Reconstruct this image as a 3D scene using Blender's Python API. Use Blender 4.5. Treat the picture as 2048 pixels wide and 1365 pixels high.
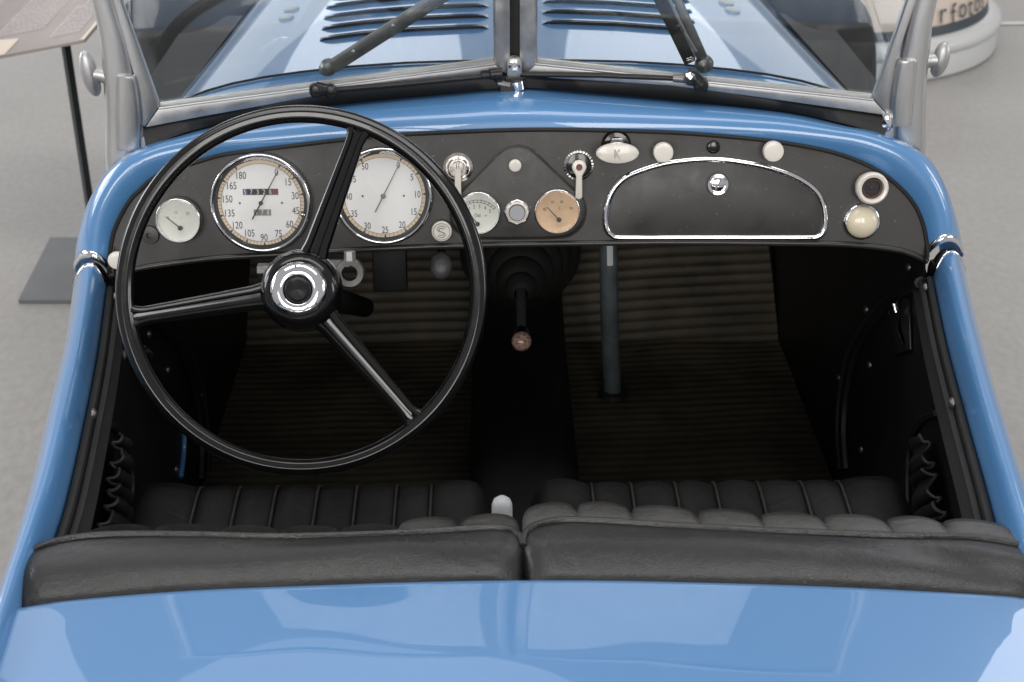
import bpy, bmesh, math, random
from math import sin, cos, tan, pi, radians, sqrt, atan2
from mathutils import Vector, Matrix, noise

random.seed(7)
for o in list(bpy.data.objects):
    bpy.data.objects.remove(o)
S = bpy.context.scene
COL = S.collection

# ------------------------------------------------------------------ camera
F = 2844.0                       # focal length in photo pixels (50 mm on 36 mm)
TH = radians(28.0)               # downward pitch
PSI = radians(1.0)               # the car stands one degree askew
H = 1.65                         # eye height
cd = bpy.data.cameras.new('camera')
cam = bpy.data.objects.new('camera', cd)
COL.objects.link(cam)
cam.location = (0, 0, H)
cam.rotation_euler = (radians(90) - TH, 0, 0)
cd.sensor_width = 36.0
cd.lens = F / 2048 * 36
cd.clip_start = 0.05
cd.clip_end = 200
cd.dof.use_dof = True
cd.dof.focus_distance = 1.72
cd.dof.aperture_fstop = 9.0
S.camera = cam

# ------------------------------------------------------------------ light: a hall under bright skylights
W = bpy.data.worlds.new('World')
S.world = W
W.use_nodes = True
bg = W.node_tree.nodes['Background']
bg.inputs[0].default_value = (0.97, 0.965, 1.0, 1)
bg.inputs[1].default_value = 0.42

def area(name, loc, aim, sx, sy, power, col=(1, 1, 1)):
    l = bpy.data.lights.new(name, 'AREA')
    l.shape = 'RECTANGLE'
    l.size = sx; l.size_y = sy
    l.energy = power; l.color = col
    o = bpy.data.objects.new(name, l)
    COL.objects.link(o)
    o.location = loc
    d = Vector(aim) - Vector(loc)
    o.rotation_euler = d.to_track_quat('-Z', 'Y').to_euler()
    return o

# long skylights in the roof ahead of the car and overhead, added window light from the sides and behind
def panel_light(name, loc, aim, sx, sy, radiance, col=(1, 1, 1)):
    return area(name, loc, aim, sx, sy, radiance * pi * sx * sy, col)
for x in (-2.3, 2.5):                       # bright roof lights over the car
    panel_light('skylight', (x, 0.8, 8.2), (x * .6, 1.2, 0.9), 2.4, 5.0, 4.0, (1.0, 0.985, 0.96))
for x, wd, l in ((-4.9, 2.2, 1.1), (-1.2, 4.2, 0.85), (5.0, 1.8, 3.6)):    # pale roof panels ahead
    panel_light('roof_panel', (x, 9.0, 8.2), (x * .35, 0.6, 0.9), wd, 4.4, l, (0.96, 0.965, 1.0)).data.shape = 'ELLIPSE'
for x in (-4.2, -1.2, 1.8):                 # tall soft panels behind the camera, added to brighten the dash
    panel_light('window_fill_light', (x, -8.0, 3.9), (0, 1.7, 0.9), 2.0, 3.4, 8.6, (1.0, 0.975, 0.94))
for y in (2.2, 5.2, 8.2):                   # window light from the left, added to light the door rails
    panel_light('window_fill_light', (-9.0, y, 3.2), (0, 1.6, 0.8), 2.0, 3.0, 7.5, (0.92, 0.94, 1.0))
for y in (0.0, 4.0):                        # and the same added from the right
    panel_light('window_fill_light', (9.0, y, 3.0), (0, 1.6, 0.8), 1.8, 2.6, 6.0, (0.95, 0.97, 1.0))
for x in (-7.0, -2.6, 2.6, 7.0):            # far end of the hall
    panel_light('window_fill_light', (x, 18.0, 5.0), (0, 2.0, 0.9), 3.6, 3.4, 1.25, (0.97, 0.97, 1.0)).data.shape = 'ELLIPSE'

panel_light('window_fill_light', (0.0, 15.0, 2.1), (0, 1.2, 0.8), 11.0, 2.0, 0.7, (1.0, 0.98, 0.95))   # low panel ahead, added to light the seat fronts

S.view_settings.view_transform = 'Standard'
S.view_settings.look = 'None'
S.view_settings.exposure = 0.0
S.view_settings.gamma = 1.0
S.render.engine = 'CYCLES'
S.cycles.max_bounces = 8
S.cycles.transparent_max_bounces = 12

# ------------------------------------------------------------------ photo pixel -> place
def ray(px, py, psi=PSI):
    x = (px - 1024) / F; y = (682.5 - py) / F
    Y = cos(TH) + y * sin(TH); Z = -sin(TH) + y * cos(TH)
    return Vector((x * cos(psi) + Y * sin(psi), -x * sin(psi) + Y * cos(psi), Z))
EYE = Vector((0, 0, H))
def Rw(px, py, w, psi=PSI):
    r = ray(px, py, psi); return EYE + r * ((w - H) / r.z)
def Rv(px, py, v):
    r = ray(px, py); return EYE + r * (v / r.y)
def Ru(px, py, u):
    r = ray(px, py); return EYE + r * (u / r.x)
def Rp(px, py, p, n, psi=PSI):
    r = ray(px, py, psi); return EYE + r * ((p - EYE).dot(n) / r.dot(n))

# ------------------------------------------------------------------ materials
MATS = {}
def mat(name, base, rough=0.5, metal=0.0, coat=0.0, coat_rough=0.03, spec=0.5,
        var=0.0, var_scale=8.0, rvar=0.0, bump=0.0, bump_scale=200.0, bump_kind='noise',
        second=None, second_amt=0.5, stretch=None, sheen=0.0, bump2=0.0, bump2_scale=60.0, specks=0.0):
    m = bpy.data.materials.new(name); m.use_nodes = True
    nt = m.node_tree; N = nt.nodes; L = nt.links
    b = N['Principled BSDF']
    b.inputs['Base Color'].default_value = (*base, 1)
    b.inputs['Roughness'].default_value = rough
    b.inputs['Metallic'].default_value = metal
    b.inputs['Coat Weight'].default_value = coat
    b.inputs['Coat Roughness'].default_value = coat_rough
    b.inputs['Specular IOR Level'].default_value = spec
    if sheen: b.inputs['Sheen Weight'].default_value = sheen
    tc = N.new('ShaderNodeTexCoord'); mp = N.new('ShaderNodeMapping')
    L.new(tc.outputs['Object'], mp.inputs[0])
    if stretch: mp.inputs['Scale'].default_value = stretch
    if var or rvar or second:
        nz = N.new('ShaderNodeTexNoise'); nz.inputs['Scale'].default_value = var_scale
        nz.inputs['Detail'].default_value = 8; nz.inputs['Roughness'].default_value = 0.62
        L.new(mp.outputs[0], nz.inputs['Vector'])
        if var or second:
            cr = N.new('ShaderNodeValToRGB')
            lo = tuple(c * (1 - var) for c in base)
            hi = second if second else tuple(min(1, c * (1 + var)) for c in base)
            cr.color_ramp.elements[0].position = 0.32; cr.color_ramp.elements[0].color = (*lo, 1)
            cr.color_ramp.elements[1].position = 0.32 + second_amt; cr.color_ramp.elements[1].color = (*hi, 1)
            L.new(nz.outputs['Fac'], cr.inputs[0]); L.new(cr.outputs[0], b.inputs['Base Color'])
        if rvar:
            mr = N.new('ShaderNodeMapRange')
            mr.inputs[1].default_value = 0.3; mr.inputs[2].default_value = 0.7
            mr.inputs[3].default_value = max(0.01, rough - rvar); mr.inputs[4].default_value = rough + rvar
            L.new(nz.outputs['Fac'], mr.inputs[0]); L.new(mr.outputs[0], b.inputs['Roughness'])
    if specks:
        src = b.inputs['Base Color'].links[0].from_socket if b.inputs['Base Color'].links else None
        sn = N.new('ShaderNodeTexNoise'); sn.inputs['Scale'].default_value = 230; sn.inputs['Detail'].default_value = 2
        L.new(tc.outputs['Object'], sn.inputs['Vector'])
        sr = N.new('ShaderNodeMapRange'); sr.inputs[1].default_value = 0.70; sr.inputs[2].default_value = 0.78
        sr.inputs[3].default_value = 0; sr.inputs[4].default_value = specks
        L.new(sn.outputs['Fac'], sr.inputs[0])
        mx = N.new('ShaderNodeMix'); mx.data_type = 'RGBA'
        L.new(sr.outputs[0], mx.inputs[0])
        if src: L.new(src, mx.inputs[6])
        else: mx.inputs[6].default_value = (*base, 1)
        mx.inputs[7].default_value = (0.45, 0.43, 0.40, 1)
        L.new(mx.outputs[2], b.inputs['Base Color'])
    if bump:
        if bump_kind == 'noise':
            t = N.new('ShaderNodeTexNoise'); t.inputs['Scale'].default_value = bump_scale
            t.inputs['Detail'].default_value = 4; out = t.outputs['Fac']
        else:
            t = N.new('ShaderNodeTexVoronoi'); t.inputs['Scale'].default_value = bump_scale
            out = t.outputs['Distance']
        L.new(mp.outputs[0], t.inputs['Vector'])
        bp = N.new('ShaderNodeBump'); bp.inputs['Strength'].default_value = bump
        bp.inputs['Distance'].default_value = 0.002
        L.new(out, bp.inputs['Height']); L.new(bp.outputs[0], b.inputs['Normal'])
        if bump2:
            t2 = N.new('ShaderNodeTexNoise'); t2.inputs['Scale'].default_value = bump2_scale
            t2.inputs['Detail'].default_value = 5; t2.inputs['Distortion'].default_value = 1.2
            L.new(mp.outputs[0], t2.inputs['Vector'])
            b2 = N.new('ShaderNodeBump'); b2.inputs['Strength'].default_value = bump2; b2.inputs['Distance'].default_value = 0.004
            L.new(t2.outputs['Fac'], b2.inputs['Height']); L.new(b2.outputs[0], bp.inputs['Normal'])
    MATS[name] = m
    return m

def glass(name, tint=(1, 1, 1), rough=0.0, ior=1.5, dust=0.0):
    m = bpy.data.materials.new(name); m.use_nodes = True
    nt = m.node_tree; N = nt.nodes; L = nt.links
    N.remove(N['Principled BSDF'])
    out = N['Material Output']
    tr = N.new('ShaderNodeBsdfTransparent'); tr.inputs[0].default_value = (*tint, 1)
    gl = N.new('ShaderNodeBsdfGlossy'); gl.inputs['Roughness'].default_value = rough
    fr = N.new('ShaderNodeFresnel'); fr.inputs[0].default_value = ior
    mx = N.new('ShaderNodeMixShader')
    L.new(fr.outputs[0], mx.inputs[0]); L.new(tr.outputs[0], mx.inputs[1]); L.new(gl.outputs[0], mx.inputs[2])
    last = mx
    if dust:
        df = N.new('ShaderNodeBsdfDiffuse'); df.inputs[0].default_value = (0.75, 0.73, 0.7, 1)
        nz = N.new('ShaderNodeTexNoise'); nz.inputs['Scale'].default_value = 260; nz.inputs['Detail'].default_value = 3
        n2 = N.new('ShaderNodeTexNoise'); n2.inputs['Scale'].default_value = 5; n2.inputs['Detail'].default_value = 6
        tc = N.new('ShaderNodeTexCoord')
        L.new(tc.outputs['Object'], nz.inputs['Vector']); L.new(tc.outputs['Object'], n2.inputs['Vector'])
        r1 = N.new('ShaderNodeMapRange'); r1.inputs[1].default_value = 0.66; r1.inputs[2].default_value = 0.75
        r1.inputs[3].default_value = 0.0; r1.inputs[4].default_value = dust * 5
        r2 = N.new('ShaderNodeMapRange'); r2.inputs[1].default_value = 0.4; r2.inputs[2].default_value = 0.75
        r2.inputs[3].default_value = dust * 0.3; r2.inputs[4].default_value = dust * 1.6
        L.new(nz.outputs['Fac'], r1.inputs[0]); L.new(n2.outputs['Fac'], r2.inputs[0])
        ad = N.new('ShaderNodeMath'); ad.operation = 'ADD'; ad.use_clamp = True
        L.new(r1.outputs[0], ad.inputs[0]); L.new(r2.outputs[0], ad.inputs[1])
        m2 = N.new('ShaderNodeMixShader')
        L.new(ad.outputs[0], m2.inputs[0]); L.new(mx.outputs[0], m2.inputs[1]); L.new(df.outputs[0], m2.inputs[2])
        last = m2
    L.new(last.outputs[0], out.inputs[0])
    MATS[name] = m
    return m

mat('paint', (0.086, 0.236, 0.480), rough=0.32, coat=1.0, coat_rough=0.022, var=0.03, var_scale=5, bump=0.012, bump_scale=60)
mat('black_paint', (0.006, 0.0055, 0.005), rough=0.5, spec=0.10, var=0.3, var_scale=6)
mat('chrome', (0.82, 0.82, 0.83), rough=0.07, metal=1, rvar=0.05, var_scale=40)
mat('old_chrome', (0.62, 0.58, 0.54), rough=0.2, metal=1, rvar=0.12, var_scale=120, var=0.25)
mat('aluminium', (0.62, 0.62, 0.62), rough=0.44, metal=1, rvar=0.09, var_scale=14, var=0.16, stretch=(1, 1, 0.25))
mat('frame_metal', (0.55, 0.55, 0.55), rough=0.46, metal=1, rvar=0.1, var_scale=22, var=0.25, bump=0.05, bump_scale=500)
mat('dark_metal', (0.24, 0.235, 0.23), rough=0.42, metal=0.9, var=0.3, var_scale=60, bump=0.1, bump_scale=400)
mat('black_steel', (0.02, 0.02, 0.02), rough=0.35, metal=0.3, var=0.3, var_scale=80, bump=0.1, bump_scale=400)
mat('dash', (0.036, 0.034, 0.030), rough=0.47, spec=0.6, rvar=0.13, var_scale=16, var=0.30, bump=0.035, bump_scale=260, bump2=0.05, bump2_scale=14, specks=0.35)
mat('dash_edge', (0.03, 0.029, 0.028), rough=0.28, var=0.2, var_scale=40)
mat('rubber', (0.011, 0.0105, 0.010), rough=0.62, var=0.3, var_scale=30, bump=0.1, bump_scale=300)
mat('boot_rubber', (0.020, 0.0195, 0.019), rough=0.45, var=0.3, var_scale=30)
mat('leather', (0.011, 0.0108, 0.0105), rough=0.31, rvar=0.08, var_scale=7, var=0.25, bump=0.16, bump_scale=800, bump_kind='voronoi', spec=0.6, bump2=0.26, bump2_scale=30, specks=0.08)
mat('leather_worn_sheen', (0.045, 0.0435, 0.039), rough=0.36, rvar=0.08, var_scale=14, var=0.35, bump=0.16, bump_scale=800, bump_kind='voronoi', spec=0.7, bump2=0.3, bump2_scale=45)  # worn leather turned paler; sheen on the scallops put into its colour
mat('leather_cushion', (0.0075, 0.0072, 0.0072), rough=0.5, rvar=0.1, var_scale=9, var=0.35, bump=0.14, bump_scale=800, bump_kind='voronoi', spec=0.4, bump2=0.25, bump2_scale=40)
mat('piping', (0.03, 0.026, 0.022), rough=0.5, var=0.5, var_scale=60)
mat('vinyl', (0.0075, 0.0076, 0.0088), rough=0.42, var=0.4, var_scale=12, specks=0.06, bump=0.15, bump_scale=500, bump_kind='voronoi', spec=0.35)
mat('tunnel', (0.008, 0.0078, 0.008), rough=0.55, var=0.3, var_scale=12, spec=0.3)
mat('mat_rubber', (0.080, 0.067, 0.047), rough=0.55, var=0.6, var_scale=6, bump=0.2, bump_scale=300, spec=0.35)
mat('bakelite', (0.004, 0.0039, 0.0038), rough=0.16, spec=0.35, coat=0.35, coat_rough=0.03, rvar=0.05, var_scale=50)
mat('horn_black', (0.006, 0.006, 0.006), rough=0.3, spec=0.35)
mat('ivory', (0.74, 0.69, 0.62), rough=0.28, var=0.04, var_scale=60, coat=0.3)
mat('ivory_shade', (0.50, 0.46, 0.41), rough=0.4)  # darker ivory; shade of the raised letter put into the colour
mat('cream', (0.74, 0.66, 0.49), rough=0.22, var=0.05, var_scale=60, coat=0.4)
mat('dial', (0.86, 0.855, 0.84), rough=0.6, var=0.03, var_scale=30)
mat('dial_green', (0.72, 0.73, 0.66), rough=0.6, var=0.05, var_scale=40)
mat('dial_orange', (0.68, 0.47, 0.29), rough=0.6, var=0.13, var_scale=70)
mat('tan', (0.70, 0.56, 0.40), rough=0.6, var=0.04, var_scale=90)
mat('ink', (0.055, 0.055, 0.058), rough=0.6)
mat('grey_ink', (0.22, 0.21, 0.2), rough=0.6)
mat('dial_black', (0.018, 0.018, 0.02), rough=0.5)
mat('odo_white', (0.7, 0.68, 0.6), rough=0.6)
mat('odo_blue', (0.09, 0.10, 0.26), rough=0.5)
mat('odo_red', (0.18, 0.05, 0.055), rough=0.5)
mat('red_dot', (0.13, 0.035, 0.03), rough=0.4)
mat('rust', (0.07, 0.035, 0.025), rough=0.6, var=0.4, var_scale=200)
mat('knob_brown', (0.055, 0.028, 0.022), rough=0.22, second=(0.42, 0.27, 0.22), second_amt=0.22, var_scale=240, coat=0.5)
mat('pipe_grey', (0.12, 0.145, 0.155), rough=0.4, metal=0.2, var=0.35, var_scale=30, bump=0.1, bump_scale=200)
mat('lever_white', (0.52, 0.54, 0.55), rough=0.35, var=0.06, var_scale=20)
mat('pad_grey', (0.085, 0.085, 0.09), rough=0.4, var=0.3, var_scale=60, bump=0.3, bump_scale=200)
mat('tyre', (0.015, 0.015, 0.015), rough=0.7, bump=0.2, bump_scale=100)
mat('podium_white', (0.56, 0.56, 0.55), rough=0.35, var=0.03, var_scale=6)
mat('podium_beige', (0.60, 0.50, 0.42), rough=0.5, var=0.04, var_scale=8)
mat('podium_dark', (0.035, 0.05, 0.06), rough=0.4)
mat('sign_face', (0.25, 0.22, 0.205), rough=0.4, second=(0.40, 0.345, 0.32), second_amt=0.4, var_scale=3.0)
mat('sign_cream', (0.72, 0.62, 0.50), rough=0.3, var=0.06, var_scale=6)
mat('sign_ink', (0.72, 0.68, 0.66), rough=0.5)
mat('sign_post', (0.02, 0.022, 0.024), rough=0.4, var=0.2, var_scale=20)
mat('sign_base', (0.15, 0.155, 0.155), rough=0.5, var=0.15, var_scale=6, bump=0.05, bump_scale=200)
mat('line_white', (0.72, 0.70, 0.66), rough=0.6, var=0.1, var_scale=10)
glass('glass', tint=(0.90, 0.925, 0.93), ior=1.7, dust=0.008)
glass('gauge_glass', ior=1.5)
mat('channel', (0.60, 0.56, 0.50), rough=0.45, metal=1, rvar=0.08, var_scale=30)

def floor_material():
    m = bpy.data.materials.new('floor'); m.use_nodes = True
    nt = m.node_tree; N = nt.nodes; L = nt.links; b = N['Principled BSDF']
    tc = N.new('ShaderNodeTexCoord')
    n1 = N.new('ShaderNodeTexNoise'); n1.inputs['Scale'].default_value = 1.1; n1.inputs['Detail'].default_value = 9; n1.inputs['Roughness'].default_value = 0.6
    n2 = N.new('ShaderNodeTexNoise'); n2.inputs['Scale'].default_value = 55; n2.inputs['Detail'].default_value = 6
    mp = N.new('ShaderNodeMapping'); mp.inputs['Scale'].default_value = (1.0, 0.55, 1)
    mp.inputs['Rotation'].default_value = (0, 0, 0.6)
    L.new(tc.outputs['Object'], n1.inputs['Vector']); L.new(tc.outputs['Object'], mp.inputs[0]); L.new(mp.outputs[0], n2.inputs['Vector'])
    ad = N.new('ShaderNodeMix'); ad.data_type = 'FLOAT'; ad.inputs[0].default_value = 0.55
    L.new(n1.outputs['Fac'], ad.inputs[2]); L.new(n2.outputs['Fac'], ad.inputs[3])
    cr = N.new('ShaderNodeValToRGB')
    cr.color_ramp.elements[0].position = 0.3; cr.color_ramp.elements[0].color = (0.27, 0.26, 0.243, 1)
    cr.color_ramp.elements[1].position = 0.7; cr.color_ramp.elements[1].color = (0.40, 0.385, 0.36, 1)
    L.new(ad.outputs[0], cr.inputs[0]); L.new(cr.outputs[0], b.inputs['Base Color'])
    mr = N.new('ShaderNodeMapRange'); mr.inputs[3].default_value = 0.35; mr.inputs[4].default_value = 0.7
    L.new(n2.outputs['Fac'], mr.inputs[0]); L.new(mr.outputs[0], b.inputs['Roughness'])
    bp = N.new('ShaderNodeBump'); bp.inputs['Strength'].default_value = 0.25; bp.inputs['Distance'].default_value = 0.004
    L.new(n2.outputs['Fac'], bp.inputs['Height']); L.new(bp.outputs[0], b.inputs['Normal'])
    MATS['floor'] = m
floor_material()

# ------------------------------------------------------------------ mesh builder
class MB:
    def __init__(s): s.v = []; s.f = []; s.m = []
    def add(s, vs, fs, mi=0):
        o = len(s.v); s.v += [tuple(p) for p in vs]
        for f in fs: s.f.append(tuple(i + o for i in f)); s.m.append(mi)
        return s
    def grid(s, rows, closed=False, loop=False, mi=0):
        n = len(rows[0]); vs = [p for r in rows for p in r]; fs = []
        R = len(rows)
        for i in range(R if loop else R - 1):
            a = i * n; b = ((i + 1) % R) * n
            for j in range(n if closed else n - 1):
                k = (j + 1) % n
                fs.append((a + j, a + k, b + k, b + j))
        return s.add(vs, fs, mi)
    def cap(s, ring, mi=0): return s.add(ring, [tuple(range(len(ring)))], mi)
    def tube(s, pts, r, n=10, caps=True, loop=False, mi=0, flat=None):
        pts = [Vector(p) for p in pts]; rows = []
        R = r if isinstance(r, (list, tuple)) else [r] * len(pts)
        prev = None; K = len(pts)
        for i, p in enumerate(pts):
            if loop: t = pts[(i + 1) % K] - pts[i - 1]
            else: t = pts[min(i + 1, K - 1)] - pts[max(i - 1, 0)]
            t.normalize()
            if prev is None:
                a = Vector((0, 0, 1)) if abs(t.z) < 0.9 else Vector((1, 0, 0))
                x = a.cross(t).normalized()
            else: x = (prev - t * prev.dot(t)).normalized()
            prev = x; y = t.cross(x)
            rows.append([p + (x * cos(2 * pi * j / n) + y * sin(2 * pi * j / n)) * R[i] for j in range(n)])
        s.grid(rows, closed=True, loop=loop, mi=mi)
        if caps and not loop: s.cap(rows[0][::-1], mi); s.cap(rows[-1], mi)
        return s
    def lathe(s, fr, prof, n=48, mi=0, cap0=False, cap1=False, sx=1.0, sy=1.0):
        o, x, y, z = fr
        rows = [[o + (x * cos(2 * pi * j / n) * sx + y * sin(2 * pi * j / n) * sy) * r + z * h for j in range(n)] for r, h in prof]
        s.grid(rows, closed=True, mi=mi)
        if cap0: s.cap(rows[0][::-1], mi)
        if cap1: s.cap(rows[-1], mi)
        return s
    def prism(s, pts, d, mi=0, base=0.0):
        """polygon (list of points) pushed along vector d"""
        d = Vector(d); n = len(pts)
        a = [Vector(p) + d * base for p in pts]; b = [Vector(p) + d for p in pts]
        s.add(a + b, [tuple(range(n))[::-1], tuple(range(n, 2 * n))] + [(i, (i + 1) % n, n + (i + 1) % n, n + i) for i in range(n)], mi)
        return s
    def box(s, fr, lo, hi, mi=0):
        o, x, y, z = fr
        c = [o + x * (lo[0], hi[0])[i] + y * (lo[1], hi[1])[j] + z * (lo[2], hi[2])[k] for k in (0, 1) for j in (0, 1) for i in (0, 1)]
        return s.add(c, [(0, 2, 3, 1), (4, 5, 7, 6), (0, 1, 5, 4), (2, 6, 7, 3), (0, 4, 6, 2), (1, 3, 7, 5)], mi)
    def build(s, name, mats, parent=None, smooth=40, bevel=0.0, seg=2, subsurf=0, solid=0.0):
        if isinstance(mats, str): mats = [mats]
        me = bpy.data.meshes.new(name); me.from_pydata(s.v, [], s.f)
        for m in mats: me.materials.append(MATS[m])
        me.polygons.foreach_set('material_index', s.m)
        bm = bmesh.new(); bm.from_mesh(me)
        bmesh.ops.remove_doubles(bm, verts=bm.verts, dist=1e-6)
        bmesh.ops.recalc_face_normals(bm, faces=bm.faces)
        if bevel:
            es = [e for e in bm.edges if len(e.link_faces) == 2 and e.calc_face_angle(0) > radians(35)]
            bmesh.ops.bevel(bm, geom=es, offset=bevel, segments=seg, affect='EDGES', profile=0.5, clamp_overlap=True)
        if smooth:
            for f in bm.faces: f.smooth = True
            for e in bm.edges:
                if len(e.link_faces) == 2 and e.calc_face_angle(0) > radians(smooth): e.smooth = False
        bm.to_mesh(me); bm.free()
        o = bpy.data.objects.new(name, me); COL.objects.link(o)
        if solid:
            md = o.modifiers.new('thickness', 'SOLIDIFY'); md.thickness = solid; md.offset = -1
        if subsurf:
            md = o.modifiers.new('smooth', 'SUBSURF'); md.levels = subsurf; md.render_levels = subsurf
        if parent is not None: attach(o, parent)
        return o

CAR0 = Vector((0.04, 1.6, 0))
def attach(o, parent):
    o.parent = parent
    if parent.name == 'car': o.location = o.location - CAR0
def link_copy(src, name, parent, offset):
    c = src.copy(); c.name = name; COL.objects.link(c); c.parent = parent
    c.location = src.location + Vector(offset)
    return c

def lerp(a, b, t): return a + (b - a) * t
def resample(pts, n, smooth=True):
    """Catmull-Rom through points, evenly resampled"""
    P = [Vector(p) for p in pts]; dense = []
    for i in range(len(P) - 1):
        p0 = P[max(i - 1, 0)]; p1 = P[i]; p2 = P[i + 1]; p3 = P[min(i + 2, len(P) - 1)]
        for k in range(16):
            t = k / 16
            dense.append(0.5 * ((2 * p1) + (p2 - p0) * t + (2 * p0 - 5 * p1 + 4 * p2 - p3) * t * t + (3 * p1 - p0 - 3 * p2 + p3) * t ** 3)
                         if smooth else p1.lerp(p2, t))
    dense.append(P[-1])
    acc = [0.0]
    for a, b in zip(dense, dense[1:]): acc.append(acc[-1] + (b - a).length)
    out = []; j = 0
    for i in range(n):
        d = acc[-1] * i / (n - 1)
        while j < len(acc) - 2 and acc[j + 1] < d: j += 1
        seg = acc[j + 1] - acc[j]
        out.append(dense[j].lerp(dense[j + 1], 0 if seg < 1e-9 else (d - acc[j]) / seg))
    return out
def px2(pts, n, smooth=True):
    return [(p.x, p.y) for p in resample([(a, b, 0) for a, b in pts], n, smooth)]

GLY = {}
def glyphs(txt):
    """flat triangles of a word, height of capitals about 0.7, centred"""
    if txt in GLY: return GLY[txt]
    c = bpy.data.curves.new('t', 'FONT'); c.body = txt; c.align_x = 'CENTER'; c.align_y = 'CENTER'
    c.resolution_u = 3
    o = bpy.data.objects.new('t', c); COL.objects.link(o)
    bpy.context.view_layer.update()
    me = bpy.data.meshes.new_from_object(o.evaluated_get(bpy.context.evaluated_depsgraph_get()))
    vs = [v.co.copy() for v in me.vertices]; fs = [tuple(p.vertices) for p in me.polygons]
    xs = [v.x for v in vs]; ys = [v.y for v in vs]
    cx = (min(xs) + max(xs)) / 2; cy = (min(ys) + max(ys)) / 2
    vs = [(v.x - cx, v.y - cy) for v in vs]
    bpy.data.objects.remove(o); bpy.data.curves.remove(c); bpy.data.meshes.remove(me)
    GLY[txt] = (vs, fs)
    return GLY[txt]
def put_text(mb, txt, fr, x, y, h, size, narrow=0.8, mi=0):
    vs, fs = glyphs(txt); o, ex, ey, n = fr
    mb.add([o + ex * (x + a * size * narrow) + ey * (y + b * size) + n * h for a, b in vs], fs, mi)

def tag(o, label=None, cat=None, kind=None, group=None):
    if label: o['label'] = label
    if cat: o['category'] = cat
    if kind: o['kind'] = kind
    if group: o['group'] = group
    return o

# ================================================================== setting
fl = MB().add([(-30, -20, 0), (30, -20, 0), (30, 60, 0), (-30, 60, 0)], [(0, 1, 2, 3)]).build('floor', 'floor', smooth=0)
tag(fl, 'grey concrete hall floor under the car', kind='structure')
q = [Rw(1940, 52, 0, 0), Rw(2300, 48, 0, 0), Rw(2300, 43, 0, 0), Rw(1940, 47, 0, 0)]
ln = MB().add([(p.x, p.y, 0.004) for p in q], [(0, 1, 2, 3)]).build('floor_line', 'line_white', smooth=0)
tag(ln, 'thin white line painted on the floor beside the round podium', kind='structure')

# ================================================================== the car
car = bpy.data.objects.new('car', None); COL.objects.link(car)
car.rotation_euler = (0, 0, PSI)
car.location = Matrix.Rotation(PSI, 3, 'Z') @ CAR0
tag(car, 'light blue open two-seat vintage roadster with black dashboard and black leather seats', 'car')
UC = 0.040            # centre line of the car

# ---- dash plane
DT = radians(12)
DP = Vector((UC, 1.75, 0.945)); DN = Vector((0, -cos(DT), sin(DT))); DU = Vector((0, sin(DT), cos(DT))); DX = Vector((1, 0, 0))
def D(px, py, h=0.0): return Rp(px, py, DP + DN * h, DN)
def DF(px, py, h=0.0): return (D(px, py, h), DX, DU, DN)
PX = ray(1030, 400).length and (DP - EYE).length / F * 0.994      # metres per photo pixel on the dash

I_px = [(218, 548), (220, 506), (227, 465), (244, 426), (263, 396), (283, 377), (307, 355), (350, 337), (395, 323), (444, 309),
        (517, 299), (615, 287), (700, 277), (790, 269), (913, 263), (1030, 259), (1160, 259), (1341, 264), (1485, 275), (1575, 286),
        (1666, 304), (1738, 331), (1792, 367), (1828, 407), (1846, 447), (1854, 490), (1855, 514)]
O_px = [(150, 540), (151, 500), (160, 455), (172, 415), (190, 378), (214, 342), (250, 312), (294, 290), (345, 272), (400, 256),
        (480, 238), (590, 215), (690, 203), (780, 194), (905, 183), (1030, 172), (1165, 181), (1350, 197), (1500, 212), (1600, 226),
        (1700, 250), (1768, 268), (1848, 308), (1885, 360), (1905, 410), (1920, 465), (1927, 510)]
B_px = [(1855, 526), (1810, 506), (1738, 495.5), (1666, 491), (1521, 489), (1341, 488), (1160, 490), (972, 493), (796, 499),
        (679, 505), (566, 512), (444, 518.5), (371, 526), (278, 540), (218, 556)]

NI = 90
Iin = resample([D(*p) for p in I_px], NI)
def ov(px): return 1.865 - 0.105 * min(1, abs(px - 1030) / 880) ** 2
Oout = resample([Rv(p[0], p[1] + (4 if 300 < p[0] < 1760 else 0), ov(p[0])) for p in O_px], NI)
cowl_rows = []
NB = Vector((0, -0.55, 0.835))
for k in range(15):
    t = k / 14
    row = []
    for i in range(NI):
        e = abs(2 * i / (NI - 1) - 1)
        b = lerp(0.020, 0.036, e ** 4)
        row.append(Iin[i].lerp(Oout[i], t) + NB * b * sin(pi * t ** 0.75) ** 0.9 + Vector((0, 0.004, -0.002)) * (1 - t))
    cowl_rows.append(row)
skirt1 = []
topw, sidew = [], {-1: [], 1: []}
for i in range(NI):
    p = Oout[i]; sgn = 1 if p.x > UC else -1
    skirt1.append(p + Vector((sgn * .004, .02, -.06)))
    if abs(p.x - UC) < .535: topw.append([p, p + Vector((0, .03, .003)), p + Vector((0, .05, .0)), p + Vector((0, .06, -.04))])
    else: sidew[sgn].append([p] + [Vector((UC + sgn * max(abs(p.x - UC), x_), p.y + y_, p.z + z_)) for x_, y_, z_ in ((.575, .03, -.05), (.61, .05, -.18), (.605, .06, -.44))])
m = MB().grid(cowl_rows)
m.grid(topw)
for k_ in (-1, 1): m.grid(sidew[k_])
cowl = m.build('cowl', 'paint', car, smooth=50)
tag(cowl, 'blue rolled cowl round the black dashboard')
# thin black seam between cowl roll and dash
m = MB().tube([p + DN * 0.001 + Vector((0, 0, -0.001)) for p in Iin], 0.0028, 8)
m.build('dash_welt', 'rubber', cowl)

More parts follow.
